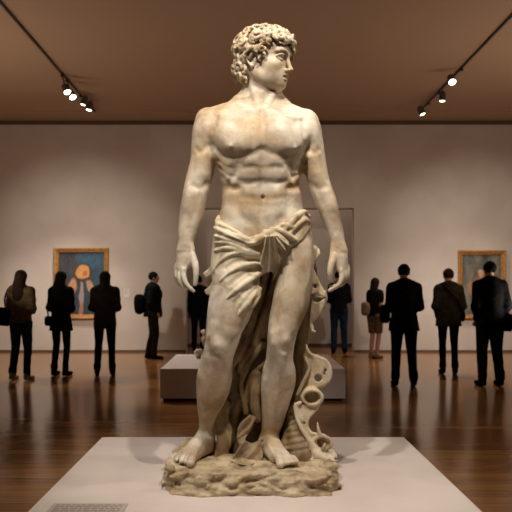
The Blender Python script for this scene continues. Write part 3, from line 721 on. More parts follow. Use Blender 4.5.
# ribbed wing-like cloth at the foot
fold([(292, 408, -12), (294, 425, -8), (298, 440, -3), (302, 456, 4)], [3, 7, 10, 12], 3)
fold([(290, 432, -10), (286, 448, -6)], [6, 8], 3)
for i in range(7):
    y = 412 + i * 6.5; x0_ = 289 - i * .9; x1_ = 296.5 + i * 2.3
    q = W.on([(x0_, y + 1.5), ((x0_ + x1_) / 2, y - .5), (x1_, y - 3)], 0); W.brush(q, 1.3, -1.5)
q = W.on([(294, 405), (298, 420), (303, 436), (309, 450)]); W.brush(q, 1.6, 2.4)
W.d += (noise(X, Y, Z, 16, 21) * .004 + noise(X, Y, Z, 45, 22) * .0013)
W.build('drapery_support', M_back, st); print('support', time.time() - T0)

# cup-shaped end of cloth showing beside the knee
N_ = Vol((P(194, 0, 0)[0], P(0, 0, 0)[1], P(0, 372, -16)[2]), (P(232, 0, 0)[0], P(0, 0, -34)[1], P(0, 326, -16)[2]), .0038)
for pts, r in (([(216, 344, -16), (208, 334, -14), (203, 332, -13)], [5, 4.6, 2.6]), ([(216, 362, -16), (209, 350, -15), (204, 339, -14)], [3.4, 3.6, 3.6]), ([(228, 362, -22), (216, 352, -18)], [6, 5])):
    N_.chain([P(*p) for p in pts], np.array(r) * S, 2 * S, sub_n=4)
N_.ell(P(203.5, 341, -6), np.array((1.8, 4, 4)) * S, k=1 * S, sub=True)
N_.build('drapery_end', M_cloth, st)

# ---------------------------------------------------------------- curling scroll of cloth on the right
U = Vol((P(286, 0, -20)[0], P(0, 0, 22)[1], .42), (P(346, 0, 10)[0], P(0, 0, -42)[1], P(0, 236, 0)[2]), .0038)
_, X, Y, Z = U.win((-9, -9, -9), (9, 9, 9))
pxu, pyu = proj(X, Y, Z); dzu = (f32(D0) - Y) / f32(S)
def sheet(poly, dc, sx, sy, c, t, k=1.0, bend=0.0): slab(U, pxu, pyu, dzu, poly, dc, sx, sy, c, t, k, bend)
def uc(pts, rad, k=1.2, sub=False, n=4): U.chain([P(*p) for p in pts], np.array(rad, float) * S, k * S, sub, sub_n=n)
def bore(x, y, dz, r): uc([(x, y, dz + 14), (x - .3, y, dz - 9)], [r, r * .9], .6, True, 1)
# upper tip
sheet(smooth([(311, 245), (315, 248), (319, 253), (319, 256), (315.5, 262), (312, 264)]), -4, .4, 0, (314, 255), 2.6)
uc([(314, 246, -4), (318, 251, -3), (319, 255, -2)], [1.4, 2, 1.2])
# leaf with the drilled hole
sheet(smooth([(310, 264), (313.5, 268), (317, 276), (321, 284), (325, 292), (325.5, 297), (322, 296), (316, 293), (311, 292)]), -4, .2, .1, (317, 282), 2.2)
bore(315.5, 286, -4, 2.4)
sheet(smooth([(312, 300), (318, 303), (325, 298), (325, 304), (321.5, 312), (317, 319), (313, 323), (312.5, 329), (314.5, 331), (311, 332), (309.5, 326), (310, 315)]), -6, .1, -.15, (316, 315), 2.2)
uc([(325, 292, -3), (325.8, 299, -4), (323.5, 308, -7)], [1.6, 1.9, 1.6]); uc([(312, 326, -7), (312.5, 331, -5), (314.3, 331.5, -3)], [1.5, 1.5, 1.3])
uc([(310, 296, -14), (318, 299, -14), (324, 297, -11)], [3, 3, 2])
# broad curl with three drilled holes
sheet(smooth([(306, 344), (308.5, 350), (313, 356), (320, 357), (327, 362), (330.5, 370), (329.5, 379), (324.5, 385), (315, 388), (306, 392), (299, 399), (296, 401), (297, 392), (303, 380), (306, 368), (303, 356)]), -3, .15, .02, (315, 372), 2.6, bend=-.02)
uc([(306, 345, -4), (309, 353, -3), (317, 357, -2), (326, 361, -3), (330, 370, -4), (329, 379, -4), (323, 385.5, -4), (312, 389, -3), (302, 396, -1)], [1.2, 1.8, 1.8, 2, 2.2, 2.2, 2, 1.8, 1.6])
bore(310, 361.5, -3, 3.8); bore(318.5, 378, -3, 4.0); bore(325.5, 370.5, -4, 1.7); bore(324.3, 373.5, -4, 1.4)
uc([(305, 358, -2), (309, 368, 0), (303, 382, 1), (297, 394, 2)], [1.4, 1.6, 1.6, 1.2])
# rolled tubes, seen end-on
def tube(x, y, dz, rx, ry, w, L, tilt=0):
    p0 = P(x, y, dz); p1 = P(x - 3, y - 2, dz - L)
    n = 22; prev = None
    for zi in range(3):
        t = zi / 2; c = P(x - 3 * t, y - 2 * t, dz - L * t)
        pts = [c + S * np.array((rx * math.cos(2 * PI * i / n + tilt), -1.5 * math.cos(2 * PI * i / n), ry * math.sin(2 * PI * i / n + tilt * .5))) for i in range(n + 1)]
        U.chain(pts, np.full(n + 1, w * S), 3.2 * S)
tube(312.5, 397.5, 4, 9.5, 7.4, 1.7, 9); tube(322.5, 443, 7, 8.5, 6.4, 1.8, 9)
uc([(300, 403, 2), (296, 405, 3), (297, 411, 2), (302, 420, 2)], [2.2, 2.2, 2.2, 2.4])
# wave running down to the lower roll
sheet(smooth([(294, 402), (300, 404), (310, 405), (317, 406), (314, 413), (309, 419), (308, 427), (312, 434), (320, 434), (328, 438), (331, 444), (328, 452), (321, 450), (312, 444), (304, 436), (299, 424), (296, 412)]), 1, .05, .06, (310, 425), 2.6)
uc([(320, 401, 3), (316, 409, 2), (309, 416, 1), (307, 425, 1), (311, 433, 3), (320, 435, 5), (328, 438, 6)], [1.6, 1.8, 1.8, 1.8, 1.8, 1.8, 1.8])
uc([(295, 407, 3), (297, 418, 4), (301, 428, 5), (307, 438, 6), (315, 447, 7), (322, 450, 7)], [1.6, 1.8, 1.8, 1.8, 2, 2])
uc([(321, 437, 6), (318.5, 430, 7), (317.5, 423, 7)], [2.4, 1.6, .8])
bore(304.5, 423, 2, 1.5)
U.chain([P(322.5, 443.5, 16), P(321.5, 443, 1)], np.array((6.2, 4.6)) * S, .8 * S, True)
U.chain([P(311.5, 398, 13), P(311, 397.5, -2)], np.array((7.0, 5.4)) * S, .8 * S, True)
U.ell(P(310.5, 396.5, -8), np.array((9, 3, 7)) * S, k=2 * S); U.ell(P(320.5, 442, -5), np.array((8, 3, 6)) * S, k=2 * S)
# foot of the scroll merging with the rock
uc([(308, 440, 0), (314, 452, 6), (324, 458, 12), (334, 462, 14)], [5, 6, 6, 4], 3)
uc([(322, 452, 10), (324, 447, 14), (325, 444, 14)], [2.4, 2.0, 1.4]); uc([(331, 452, 8), (334, 458, 10), (330, 464, 12)], [3.5, 3.5, 3]); uc([(300, 446, 2), (306, 456, 8), (314, 464, 12)], [5, 5, 4], 3)
bore(336, 459, 10, 1.6)
U.d += noise(X, Y, Z, 50, 31) * .0011
U.build('drapery_scroll', M_cloth, st); print('scroll', time.time() - T0)
# ================================================================ the gallery
YW = 14.45; CEIL = 5.2; XL, XR, YB = -8.0, 8.4, -3.5
M_wall = mat('wall_paint', '#cdc0b4', .85, .2, 1.5, '#c6b8ab', .05, 90)
M_ceil = mat('ceiling_paint', '#a98c74', .9, .15)
COVE_FILL = 150
M_base = mat('shadow_gap_trim', '#5f4534', .6)
M_plin = mat('plinth_paint', '#ded3cd', .5, .3, 2.5, '#d5c9c3', .04, 120)
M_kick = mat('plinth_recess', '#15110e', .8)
M_black = mat('track_black', '#241c16', .5)
M_lamp = mat('lamp_housing', '#4a4038', .4)
M_lens = mat('lit_lens', '#fff4e2', .4, emit='#fff1dc', es=14)
def floor_material():
    m = bpy.data.materials.new('oak_floor'); m.use_nodes = True; nt = m.node_tree; N = nt.nodes; L = nt.links; b = N['Principled BSDF']
    tc = N.new('ShaderNodeTexCoord')
    br = N.new('ShaderNodeTexBrick'); br.inputs['Scale'].default_value = 1; br.inputs['Brick Width'].default_value = 2.4; br.inputs['Row Height'].default_value = .14
    br.inputs['Mortar Size'].default_value = .0035; br.inputs['Mortar Smooth'].default_value = .3; br.inputs['Bias'].default_value = 0
    br.inputs['Color1'].default_value = lin('#a5763f'); br.inputs['Color2'].default_value = lin('#85562e'); br.inputs['Mortar'].default_value = lin('#3a2215')
    L.new(tc.outputs['Object'], br.inputs['Vector'])
    mp = N.new('ShaderNodeMapping'); mp.inputs['Scale'].default_value = (1.2, 22, 1); L.new(tc.outputs['Object'], mp.inputs[0])
    n = N.new('ShaderNodeTexNoise'); n.inputs['Scale'].default_value = 1.6; n.inputs['Detail'].default_value = 7; L.new(mp.outputs[0], n.inputs['Vector'])
    mx = N.new('ShaderNodeMix'); mx.data_type = 'RGBA'; mx.blend_type = 'MULTIPLY'; mx.inputs[0].default_value = .65
    r = N.new('ShaderNodeValToRGB'); r.color_ramp.elements[0].position = .3; r.color_ramp.elements[1].position = .7
    r.color_ramp.elements[0].color = (.42, .36, .32, 1); r.color_ramp.elements[1].color = (1, 1, 1, 1)
    L.new(n.outputs[0], r.inputs[0]); L.new(br.outputs['Color'], mx.inputs[6]); L.new(r.outputs[0], mx.inputs[7]); L.new(mx.outputs[2], b.inputs['Base Color'])
    b.inputs['Roughness'].default_value = .27; b.inputs['Specular IOR Level'].default_value = .5
    n2 = N.new('ShaderNodeTexNoise'); n2.inputs['Scale'].default_value = 2.2; n2.inputs['Detail'].default_value = 4; L.new(mp.outputs[0], n2.inputs['Vector'])
    mr = N.new('ShaderNodeMapRange'); mr.inputs['To Min'].default_value = .11; mr.inputs['To Max'].default_value = .22; L.new(n2.outputs[0], mr.inputs[0]); L.new(mr.outputs[0], b.inputs['Roughness'])
    bp = N.new('ShaderNodeBump'); bp.inputs['Strength'].default_value = .06; bp.inputs['Distance'].default_value = .004
    L.new(n.outputs[0], bp.inputs['Height']); L.new(bp.outputs[0], b.inputs['Normal'])
    return m
M_floor = floor_material()
def structure(mb, name, m, **k): return tag(mb.build(name, m, **k), kind='structure')
structure(MB().box((XL, YB, -.2), (XR, 17.2, 0)), 'floor', M_floor)
# far wall with a wide opening into a shallow bay
ox0, ox1, oz = (186 - CX) / F * YW, (354 - CX) / F * YW, 1.4 + (HY - 208) / F * YW
w = MB().box((XL, YW, 0), (ox0, YW + .3, CEIL)).box((ox1, YW, 0), (XR, YW + .3, CEIL)).box((ox0, YW, oz), (ox1, YW + .3, CEIL))
structure(w, 'wall_back', M_wall)
structure(MB().box((XL, 16.0, 0), (XR, 16.2, CEIL)), 'wall_bay', M_wall)
structure(MB().box((XL - .2, YB, 0), (XL, 17.2, CEIL)), 'wall_left', M_wall)
structure(MB().box((XR, YB, 0), (XR + .2, 17.2, CEIL)), 'wall_right', M_wall)
structure(MB().box((XL, YB - .2, 0), (XR, YB, CEIL)), 'wall_front', M_wall)
# cove lights in long troughs, added out of view to brighten the ceiling
from mathutils import Vector
for s_, xw, lab in ((1, XL, 'long cove light trough high on the left side wall'), (-1, XR, 'long cove light trough high on the right side wall')):
    e = empty('added_cove_light', (xw + s_ * .1, 5, 3.7), lab, 'light fitting')
    MB().box((min(xw, xw + s_ * .2), YB + .5, 3.65), (max(xw, xw + s_ * .2), 14, 3.67)).box((min(xw + s_ * .18, xw + s_ * .2), YB + .5, 3.67), (max(xw + s_ * .18, xw + s_ * .2), 14, 3.74)).build('trough', M_wall, e)
    l = bpy.data.lights.new('added_cove_lamp', 'AREA'); l.shape = 'RECTANGLE'; l.size = .12; l.size_y = 10.5; l.energy = COVE_FILL; l.color = (1, .84, .69)
    o = bpy.data.objects.new('added_cove_lamp', l); C.objects.link(o); o.location = (xw + s_ * .1, 9.2, 3.75); o.rotation_euler = Vector((s_ * .6, 0, 1)).to_track_quat('-Z', 'Y').to_euler()
# ceiling of boards with two shallow steps near the far wall
ce = MB().box((XL, YB, CEIL), (XR, 12.2, CEIL + .2)).box((XL, 12.2, CEIL + .035), (XR, 13.7, CEIL + .2)).box((XL, 13.7, CEIL + .015), (XR, 17.2, CEIL + .2))
structure(ce, 'ceiling', M_ceil)
structure(MB().box((XL, YW - .04, CEIL - .07), (XR, YW, CEIL + .02)), 'trim_1', M_base)
structure(MB().box((XL, YW - .012, 0), (ox0, YW, .045)), 'baseboard_left', M_base)
structure(MB().box((ox1, YW - .012, 0), (XR, YW, .045)), 'baseboard_right', M_base)
structure(MB().box((ox0 - 1, 15.985, 0), (ox1 + 1, 16.0, .06)), 'baseboard_bay', M_base)
# front plinth
Yb = F * 1.1 / 147; HP = .30
x0, x1 = (102 - CX) / F * Yb, (404 - CX) / F * Yb
pl = empty('display_plinth', ((x0 + x1) / 2, (Yb + 2.3) / 2, 0), 'large low off-white plinth under the tall marble statue in the foreground', 'plinth')
MB().box((x0, 2.3, .04), (x1, Yb, HP)).build('plinth_body', M_plin, pl, bevel=.004)
MB().box((x0 + .05, 2.35, 0), (x1 - .05, Yb - .05, .04)).build('recessed_base', M_kick, pl)
# text panel let into the plinth top, bottom left of the view
Mp1 = mat('panel_grey', '#b9aea6', .5); Mp2 = mat('panel_text', '#7d746e', .6)
def onp(px, py, z=HP): Y = F * (CH - z) / (py - HY); return np.array(((px - CX) / F * Y, Y, z))
a = onp(57, 504.5); b_ = onp(121, 503)
tp = empty('text_panel', ((a[0] + b_[0]) / 2, 3.0, HP), 'thin grey text panel with fine lettering on the left corner of the statue\'s plinth', 'sign')
xa, xb = -1.0, -.62; yb = a[1]
MB().box((xa, yb - .26, HP), (xb, yb, HP + .006)).build('panel', Mp1, tp)
mb = MB(); rg = random.Random(4)
for i in range(8):
    y = yb - .022 - i * .026; x = xa + .02
    while x < xb - .03:
        wd = rg.uniform(.012, .04); wd = min(wd, xb - .02 - x)
        mb.box((x, y - .008, HP + .006), (x + wd, y, HP + .0068)); x += wd + .008
mb.build('lettering', Mp2, tp)
# second plinth behind the statue
Y2 = 8.04; Y3 = 9.85; H2 = .41
u0, u1 = (160 - CX) / F * Y2, (345.5 - CX) / F * Y2
p2 = empty('display_plinth', ((u0 + u1) / 2, (Y2 + Y3) / 2, 0), 'low white plinth standing further back, behind the statue\'s legs', 'plinth')
MB().box((u0, Y2, .035), (u1, Y3, H2)).build('plinth_body', M_plin, p2, bevel=.004)
MB().box((u0 + .04, Y2 + .04, 0), (u1 - .04, Y3 - .04, .035)).build('recessed_base', M_kick, p2)
# small rounded stone on it
fy = 9.25; fx = (198.5 - CX) / F * fy
V = Vol((fx - .12, fy - .12, H2 - .01), (fx + .12, fy + .12, H2 + .25), .006)
V.ell((fx, fy, H2 + .085), (.062, .06, .055), k=.02); V.chain([(fx, fy, H2 + .0), (fx, fy, H2 + .06)], np.array((.038, .03)), .02); V.chain([(fx + .03, fy, H2 + .11), (fx + .055, fy - .01, H2 + .125)], np.array((.02, .012)), .02)
sl, X, Y, Z = V.win((-9, -9, H2 - 1), (9, 19, 9)); V.d += noise(X, Y, Z, 25, 4) * .004; V.d = np.maximum(V.d, H2 - Z)
tag(V.build('stone_carving', M_skin), 'small rounded white stone piece standing on the rear plinth', 'sculpture')

# ---- track lighting
def track(x, ya, yb_, label):
    t = empty('lighting_track', (x, (ya + yb_) / 2, CEIL), label, 'lighting track')
    MB().box((x - .015, ya, CEIL - .03), (x + .015, yb_, CEIL)).build('rail', M_black, t)
    return t
def spot_head(px, py, Y, aim, xt, label, group, power=0, size=1.0, angle=50, blend=.6, col=(1, .91, .81), zl=None, soft=.05, lens=M_lens):
    c = PY(px, py, Y) if px is not None else np.array((xt, Y, zl))
    d = np.array(aim, float) - c; d /= np.linalg.norm(d)
    r = .062 * size
    e = empty('spotlight', (xt, float(c[1]), CEIL), label, 'spotlight', group)
    hs = MB().lathe(c - d * .19 * size, d, [(0, r * .55), (.03, r * .95), (.19 * size, r * 1.08), (.192 * size, r * .96), (.175 * size, r * .93)], 20).build('housing', M_lamp, e, smooth=False)
    MB().lathe(c - d * .016 * size, d, [(0, r * .92), (.004, r * .92)], 20).build('lens', lens, hs)
    k = c - d * .12 * size
    top = np.array((xt, c[1], CEIL - .035))
    b = MB(); b.lathe(top, (0, 0, -1), [(0, .03), (.03, .03)], 12)
    v = k - top; b.lathe(top, v, [(0, .012), (np.linalg.norm(v), .012)], 10); b.build('stem', M_black, e)
    if power:
        l = bpy.data.lights.new('spot_lamp', 'SPOT'); l.energy = power; l.color = col; l.spot_size = math.radians(angle); l.spot_blend = blend; l.shadow_soft_size = soft
        o = bpy.data.objects.new('spot_lamp', l); C.objects.link(o); p = c + d * .03
        o.location = p
        from mathutils import Vector
        o.rotation_euler = Vector(d).to_track_quat('-Z', 'Y').to_euler()
    return e
XTL, XTR = -3.27, 3.62
track(XTL, .2, 13.6, 'long black lighting track on the ceiling left of the statue')
track(XTR, .2, 13.5, 'long black lighting track on the ceiling right of the statue')
AIM = (.05, 3.75, 2.15)
for (px, py, Y, xt, ax, az, lab) in ((67.5, 92.3, 11.2, XTL, -1.0, .5, 'lit track spotlight nearest the camera in the left row of four'), (73, 97.5, 11.5, XTL, 0, .5, 'second lit track spotlight from the front in the left row of four'),
                                 (83, 105, 12.4, XTL, 1.0, .5, 'third lit track spotlight from the front in the left row of four'), (88.7, 110.3, 12.8, XTL, .5, .5, 'lit track spotlight at the far end of the left row of four'),
                                 (452.4, 82.3, 10.9, XTR, .5, .5, 'largest and nearest of three lit spotlights on the right track'), (442.2, 101.4, 12.2, XTR, -.5, .5, 'middle one of three lit spotlights on the right track'),
                                 (422.8, 114.6, 12.9, XTR, .6, .5, 'farthest of three lit spotlights on the right track, closest to the wall')):
    if xt < 0: spot_head(px, py, Y, (-.62 + .2 * ax, 9.0, .4) if ax <= 0 else (-3.6 - ax, 12.3, 0), xt, lab, None, 300 if ax <= 0 else 380, angle=32 if ax <= 0 else 85, soft=.05)
    else: spot_head(px, py, Y, (3.0 + ax, 6.8, 0) if py < 95 else (4.4 + 2 * ax, 12.2, 0), xt, lab, None, 90 if py < 95 else 360, angle=40 if py < 95 else 85, soft=.05)
# ================================================================ visitors
M_psk = mat('person_skin', '#a9795c', .6)
M_dsk = mat('person_skin_shade', '#8d624a', .6)
M_hairs = {'dark': mat('dark_hair', '#0e0a08', .85, .12, bump=.4, bump_sc=60, stretch=(1, 1, .15)), 'brown': mat('brown_hair', '#20130c', .85, .12, bump=.4, bump_sc=60, stretch=(1, 1, .15))}
_cm = {}
def cloth(c):
    if c not in _cm:
        q = [int(c[i:i + 2], 16) for i in (1, 3, 5)]; c2 = '#%02x%02x%02x' % tuple(int(v * .82) for v in q)
        _cm[c] = mat('fabric_' + c[1:], c, .95, .06, 14, c2, .3, 160)
    return _cm[c]
def person(px, feet, Hm, yaw, label, hair='long', hc='dark', top='jacket', tc='#151312', tlen=.55, legs='trousers', lc='#15151a', shoe='#0d0c0c', stance=.11, arms='front', wide=1.0, skin=None, collar=False, step=.0, lean=0, w_leg=1.0, head_turn=0, name='person', sleeve=True, cat='person', deep=1.35):
    """px, feet: where the feet are in the picture; yaw 0 = back to the camera, facing the far wall"""
    Y = F * CH / (feet - HY); X0 = (px - CX) / F * Y
    e = empty(name, (X0, Y, 0), label, cat); e.rotation_euler = (0, 0, yaw); LOCAL.add(e.name)
    k = Hm / 1.75; skm = skin or M_psk
    def v(lo=(-.42, -.34, 0), hi=(.42, .42, 1.86), h=.014): return Vol(np.array(lo) * k, np.array(hi) * k, h)
    def c(V, pts, rad, kk=.03, flat=None, n=3, sub=False): V.chain([np.array(p) * k for p in pts], np.array(rad, float) * k, kk, sub, flat, n)
    def el(V, p, r, kk=.03, sub=False): V.ell(np.array(p) * k, np.array(r) * k, None, kk, sub)
    FL = (np.array((0, 1., 0)), 1.45)
    sh = .165 * wide
    hipL = {s: (s * .09, 0, .92) for s in (-1, 1)}
    knee = {s: (s * (.09 + stance) / 2 * 1.0, .02 + step * s * .5, .50) for s in (-1, 1)}
    ank = {s: (s * stance, -.03 + step * s, .09) for s in (-1, 1)}
    if arms == 'front':
        el_ = {s: (s * (sh + .045), -.01, 1.15) for s in (-1, 1)}; wr = {s: (s * .10, .20, 1.10) for s in (-1, 1)}
    elif arms == 'pocket':
        el_ = {s: (s * (sh + .055), -.05, 1.14) for s in (-1, 1)}; wr = {s: (s * (sh - .01), .07, .95) for s in (-1, 1)}
    elif arms == 'bag':
        el_ = {s: (s * (sh + .07), -.03, 1.14) for s in (-1, 1)}; wr = {-1: (-.12, .16, 1.12), 1: (.20, .16, 1.0)}
    else:
        el_ = {s: (s * (sh + .06), -.03, 1.13) for s in (-1, 1)}; wr = {s: (s * (sh + .05), .04, .88) for s in (-1, 1)}
    shd = {s: (s * sh, 0, 1.43) for s in (-1, 1)}
    hd = np.array((0, .015 + lean, 1.645))
    # continuous body
    V = v(h=.011)
    c(V, [(0, 0, .95), (0, .0, 1.12), (0, -.01, 1.30), (0, -.01, 1.40)], [.135, .115, .14, .12], .04, FL)
    el(V, (0, 0, .93), (.16, .105, .11)); c(V, [(-sh * .8, 0, 1.42), (sh * .8, 0, 1.42)], [.06, .06], .05)
    c(V, [(0, -.01, 1.42), (0, .01, 1.58)], [.062, .052], .03)
    el(V, hd + (0, .0, .02), (.074, .092, .095), .02); el(V, hd + (0, .03, -.045), (.054, .06, .065), .02)
    c(V, [hd + (0, .088, .01), hd + (0, .112, -.02)], [.012, .015], .015); el(V, hd + (0, .085, -.062), (.022, .014, .008), .01)
    for s in (-1, 1):
        el(V, hd + (s * .03, .082, .005), (.016, .012, .011), .008, True); el(V, hd + (s * .03, .076, .004), (.012, .011, .010), .004); el(V, hd + (s * .077, -.005, -.01), (.012, .02, .032), .01)
        c(V, [shd[s], el_[s]], [.052, .04], .03); c(V, [el_[s], wr[s]], [.04, .026], .02)
        w_, d_ = np.array(wr[s]), np.array(wr[s]) - np.array(el_[s]); d_ /= np.linalg.norm(d_)
        c(V, [w_, w_ + d_ * .075], [.028, .034], .015)
        sd = np.cross(d_, (0, 1., 0) if abs(d_[1]) < .7 else (0, 0, 1.)); sd /= np.linalg.norm(sd)
        bd = np.cross(d_, sd)
        if bd[1] < 0 and abs(d_[1]) < .7: bd = -bd
        for f_, L in ((-.027, .062), (-.009, .075), (.009, .07), (.026, .055)):
            a = w_ + d_ * .085 + sd * f_; c(V, [a, a + d_ * L * .6, a + d_ * L * .9 + bd * .02], [.010, .0095, .008], .004)
        c(V, [w_ + d_ * .03 - sd * .025, w_ + d_ * .075 - sd * .055, w_ + d_ * .105 - sd * .05], [.012, .011, .009], .008)
        kp, ap = np.array(knee[s]), np.array(ank[s]); lw = .5 + .5 * w_leg
        c(V, [hipL[s], kp * .5 + np.array(hipL[s]) * .5, kp, kp * .5 + ap * .5 + (0, -.01, 0), ap + (0, 0, -.01)], np.array([.09, .072, .053, .050, .033]) * lw, .02)
        a = np.array(ank[s]); c(V, [a + (0, -.02, -.05), a + (s * .012, .12, -.062)], [.036, .028], .02)
    V.d = np.maximum(V.d, -V.ax[2][None, None, :])
    V.build('body', skm, e); 
    # legwear
    if legs == 'trousers':
        T = v(h=.0125)
        el(T, (0, 0, .93), (.178, .125, .13)); 
        for s in (-1, 1):
            kp, ap = np.array(knee[s]), np.array(ank[s])
            c(T, [hipL[s], kp * .5 + np.array(hipL[s]) * .5, kp, kp * .5 + ap * .5 + (0, -.01, 0), ap + (0, 0, -.01)], np.array([.108, .090, .072, .066, .052]) * (.5 + .5 * w_leg), .02)
            for q in range(3): c(T, [ap + (s * .02, -.01, .03 + q * .035), ap + (-s * .02, .0, .035 + q * .04)], [.046 * (.5 + .5 * w_leg)] * 2, .01)
        _, X, Yy, Z = T.win((-9, -9, -9), (9, 9, 9)); T.d += noise(X, Yy, Z, 14, 40) * .006; T.d = np.maximum(T.d, .045 * k - Z)
        T.build('trousers', cloth(lc), e)
    else:
        T = v(h=.0125); el(T, (0, 0, .93), (.178, .125, .13))
        for s in (-1, 1): c(T, [hipL[s], np.array(knee[s]) + (0, 0, .06)], [.108, .085], .02)
        T.d = np.maximum(T.d, (.56 * k - T.ax[2])[None, None, :]); T.build('shorts', cloth(lc), e)
    for s in (-1, 1):
        a = np.array(ank[s]); H_ = v(lo=(-.3, -.3, -.01), hi=(.3, .35, .16), h=.009)
        c(H_, [a + (0, -.045, -.045), a + (s * .008, .05, -.05), a + (s * .014, .155, -.06)], [.040, .040, .033], .02); c(H_, [a + (0, -.02, -.02), a + (0, -.02, .01)], [.046, .044], .02)
        H_.d = np.maximum(H_.d, -H_.ax[2][None, None, :]); H_.build('shoe', cloth(shoe), e)
    # upper garment
    J = v(h=.0115); z0 = 1.42 - tlen
    c(J, [(0, -.005, 1.40), (0, -.01, 1.28), (0, 0, 1.12), (0, 0, .98), (0, 0, z0)], np.array([.160, .178, .172, .185, .19 + .025 * (tlen > .6)]) * (.5 + .5 * wide), .03, (np.array((0, 1., 0)), deep))
    c(J, [(-sh * .92, -.005, 1.425), (0, -.012, 1.455), (sh * .92, -.005, 1.425)], [.075, .09, .075], .04)
    for s in (-1, 1):
        if sleeve: c(J, [shd[s], el_[s]], [.074, .064], .05); c(J, [el_[s], np.array(wr[s]) * .92 + np.array(el_[s]) * .08], [.064, .046], .04)
        else: c(J, [shd[s], np.array(shd[s]) * .45 + np.array(el_[s]) * .55], [.074, .068], .03)
    if collar: c(J, [(-.085, .02, 1.50), (-.06, -.075, 1.515), (0, -.10, 1.52), (.06, -.075, 1.515), (.085, .02, 1.50)], [.03, .04, .048, .04, .03], .02)
    _, X, Yy, Z = J.win((-9, -9, -9), (9, 9, 9)); J.d += noise(X, Yy, Z * 1.6, 9, 41) * .009 + noise(X, Yy, Z * 2, 22, 42) * .004
    for q in range(3): J.brush([np.array(p) * k for p in ((-.12, -.12, 1.1 - q * .07), (0, -.15, 1.07 - q * .08), (.12, -.12, 1.1 - q * .07))], 2, -.9)
    J.d = np.maximum(J.d, (z0 - .0) * k - Z)
    J.build({'jacket': 'jacket', 'coat': 'coat', 'tee': 'shirt'}[top], cloth(tc), e)
    # hair
    Q = v(lo=(-.2, -.25, 1.1), hi=(.2, .25, 1.86), h=.009)
    el(Q, hd + (0, -.012, .032), (.088, .10, .098), .02)
    if hair == 'long':
        c(Q, [hd + (0, -.04, .02), hd + (0, -.075, -.12), hd + (0, -.10, -.26), hd + (.01, -.105, -.40)], [.09, .105, .105, .06], .03, (np.array((0, 1., 0)), 1.5))
    elif hair == 'mid':
        c(Q, [hd + (0, -.03, .02), hd + (0, -.055, -.10), hd + (0, -.05, -.17)], [.088, .09, .07], .03, (np.array((0, 1., 0)), 1.25))
    elif hair == 'bun':
        el(Q, hd + (0, -.105, .06), (.045, .045, .045), .02)
    el(Q, hd + (0, .10, -.025), (.075, .07, .085), .02, True)
    if hair in ('short', 'bun'): el(Q, hd + (0, -.03, -.125), (.12, .14, .085), .03, True)
    _, X, Yy, Z = Q.win((-9, -9, -9), (9, 9, 9)); Q.d += noise(X, Yy, Z * .3, 45, 43) * .006
    Q.build('hair', M_hairs[hc], e)
    return e, X0, Y, k
def bag(X0, Y, yaw, k, pos, size, label, col='#100e0d', strap=None, cat='bag', name='shoulder_bag', group=None):
    ca, sa = math.cos(yaw), math.sin(yaw)
    e = empty(name, (X0 + (ca * pos[0] - sa * pos[1]) * k, Y + (sa * pos[0] + ca * pos[1]) * k, pos[2] * k), label, cat); e.rotation_euler = (0, 0, yaw); LOCAL.add(e.name)
    s = np.array(size) * k
    V = Vol(-s * .75 - .03, s * .75 + .03, .0095)
    _, X, Yy, Z = V.win((-9, -9, -9), (9, 9, 9))
    q = ((np.abs(X) / s[0] * 2) ** 3.5 + (np.abs(Yy) / s[1] * 2) ** 2.6 + (np.abs(Z) / s[2] * 2 * (1 + .15 * Z / s[2])) ** 3.5) ** (1 / 3.0)
    V.d = ((q - 1) * s.min() * .5 + noise(X, Yy, Z, 16, 44) * .006).astype(f32)
    V.build('bag_body', cloth(col), e)
    if strap:
        pts = [np.array(p) * k - np.array(pos) * k for p in strap]
        q = Vol(np.min(pts, 0) - .05, np.max(pts, 0) + .05, .008)
        q.chain(pts, np.full(len(pts), .015), 0, sub_n=4); q.build('strap', cloth('#0c0a09'), e)
    return e
R_ = math.radians
# (built from left to right)
p, X0, Y, k = person(21, 380, 1.69, R_(-10), 'woman with long brown hair in an olive-brown jacket and jeans, leftmost visitor', 'long', 'brown', 'jacket', '#55462f', .50, lc='#1d2936', shoe='#8a7a68', stance=.125, arms='front', w_leg=.85, wide=.95)
bag(X0, Y, R_(-10), k, (-.27, -.04, 1.03), (.26, .13, .30), 'black shoulder bag hanging at the side of the leftmost woman', strap=[(-.25, -.04, 1.16), (-.24, -.06, 1.35), (-.16, -.02, 1.515), (-.2, .1, 1.35), (-.24, .06, 1.16)])
p, X0, Y, k = person(61, 375.5, 1.69, R_(-14), 'woman with long black hair in a knee-length black coat and leggings before the blue painting', 'long', 'dark', 'coat', '#0f0d0d', .66, lc='#0d0c0e', shoe='#0a0908', stance=.105, arms='front', w_leg=.62, wide=.93)
bag(X0, Y, R_(-14), k, (-.24, .0, .93), (.12, .13, .17), 'small black handbag at the hip of the woman in the black coat', strap=[(-.24, 0, 1.0), (-.25, -.02, 1.2), (-.2, 0, 1.30)], name='handbag')
p, X0, Y, k = person(105, 375, 1.69, R_(8), 'woman with dark hair in a dark brown hip-length jacket, right of the blue painting', 'mid', 'dark', 'jacket', '#241b15', .60, lc='#0f0e11', shoe='#0b0a09', stance=.125, arms='front', w_leg=.8, collar=True)
p, X0, Y, k = person(153, 359, 1.75, R_(-82), 'person in a dark jacket and olive trousers seen from the side, carrying a backpack', 'short', 'dark', 'jacket', '#141618', .56, lc='#2a251c', shoe='#0b0a09', stance=.07, arms='pocket', w_leg=1.05, step=.06, deep=1.0)
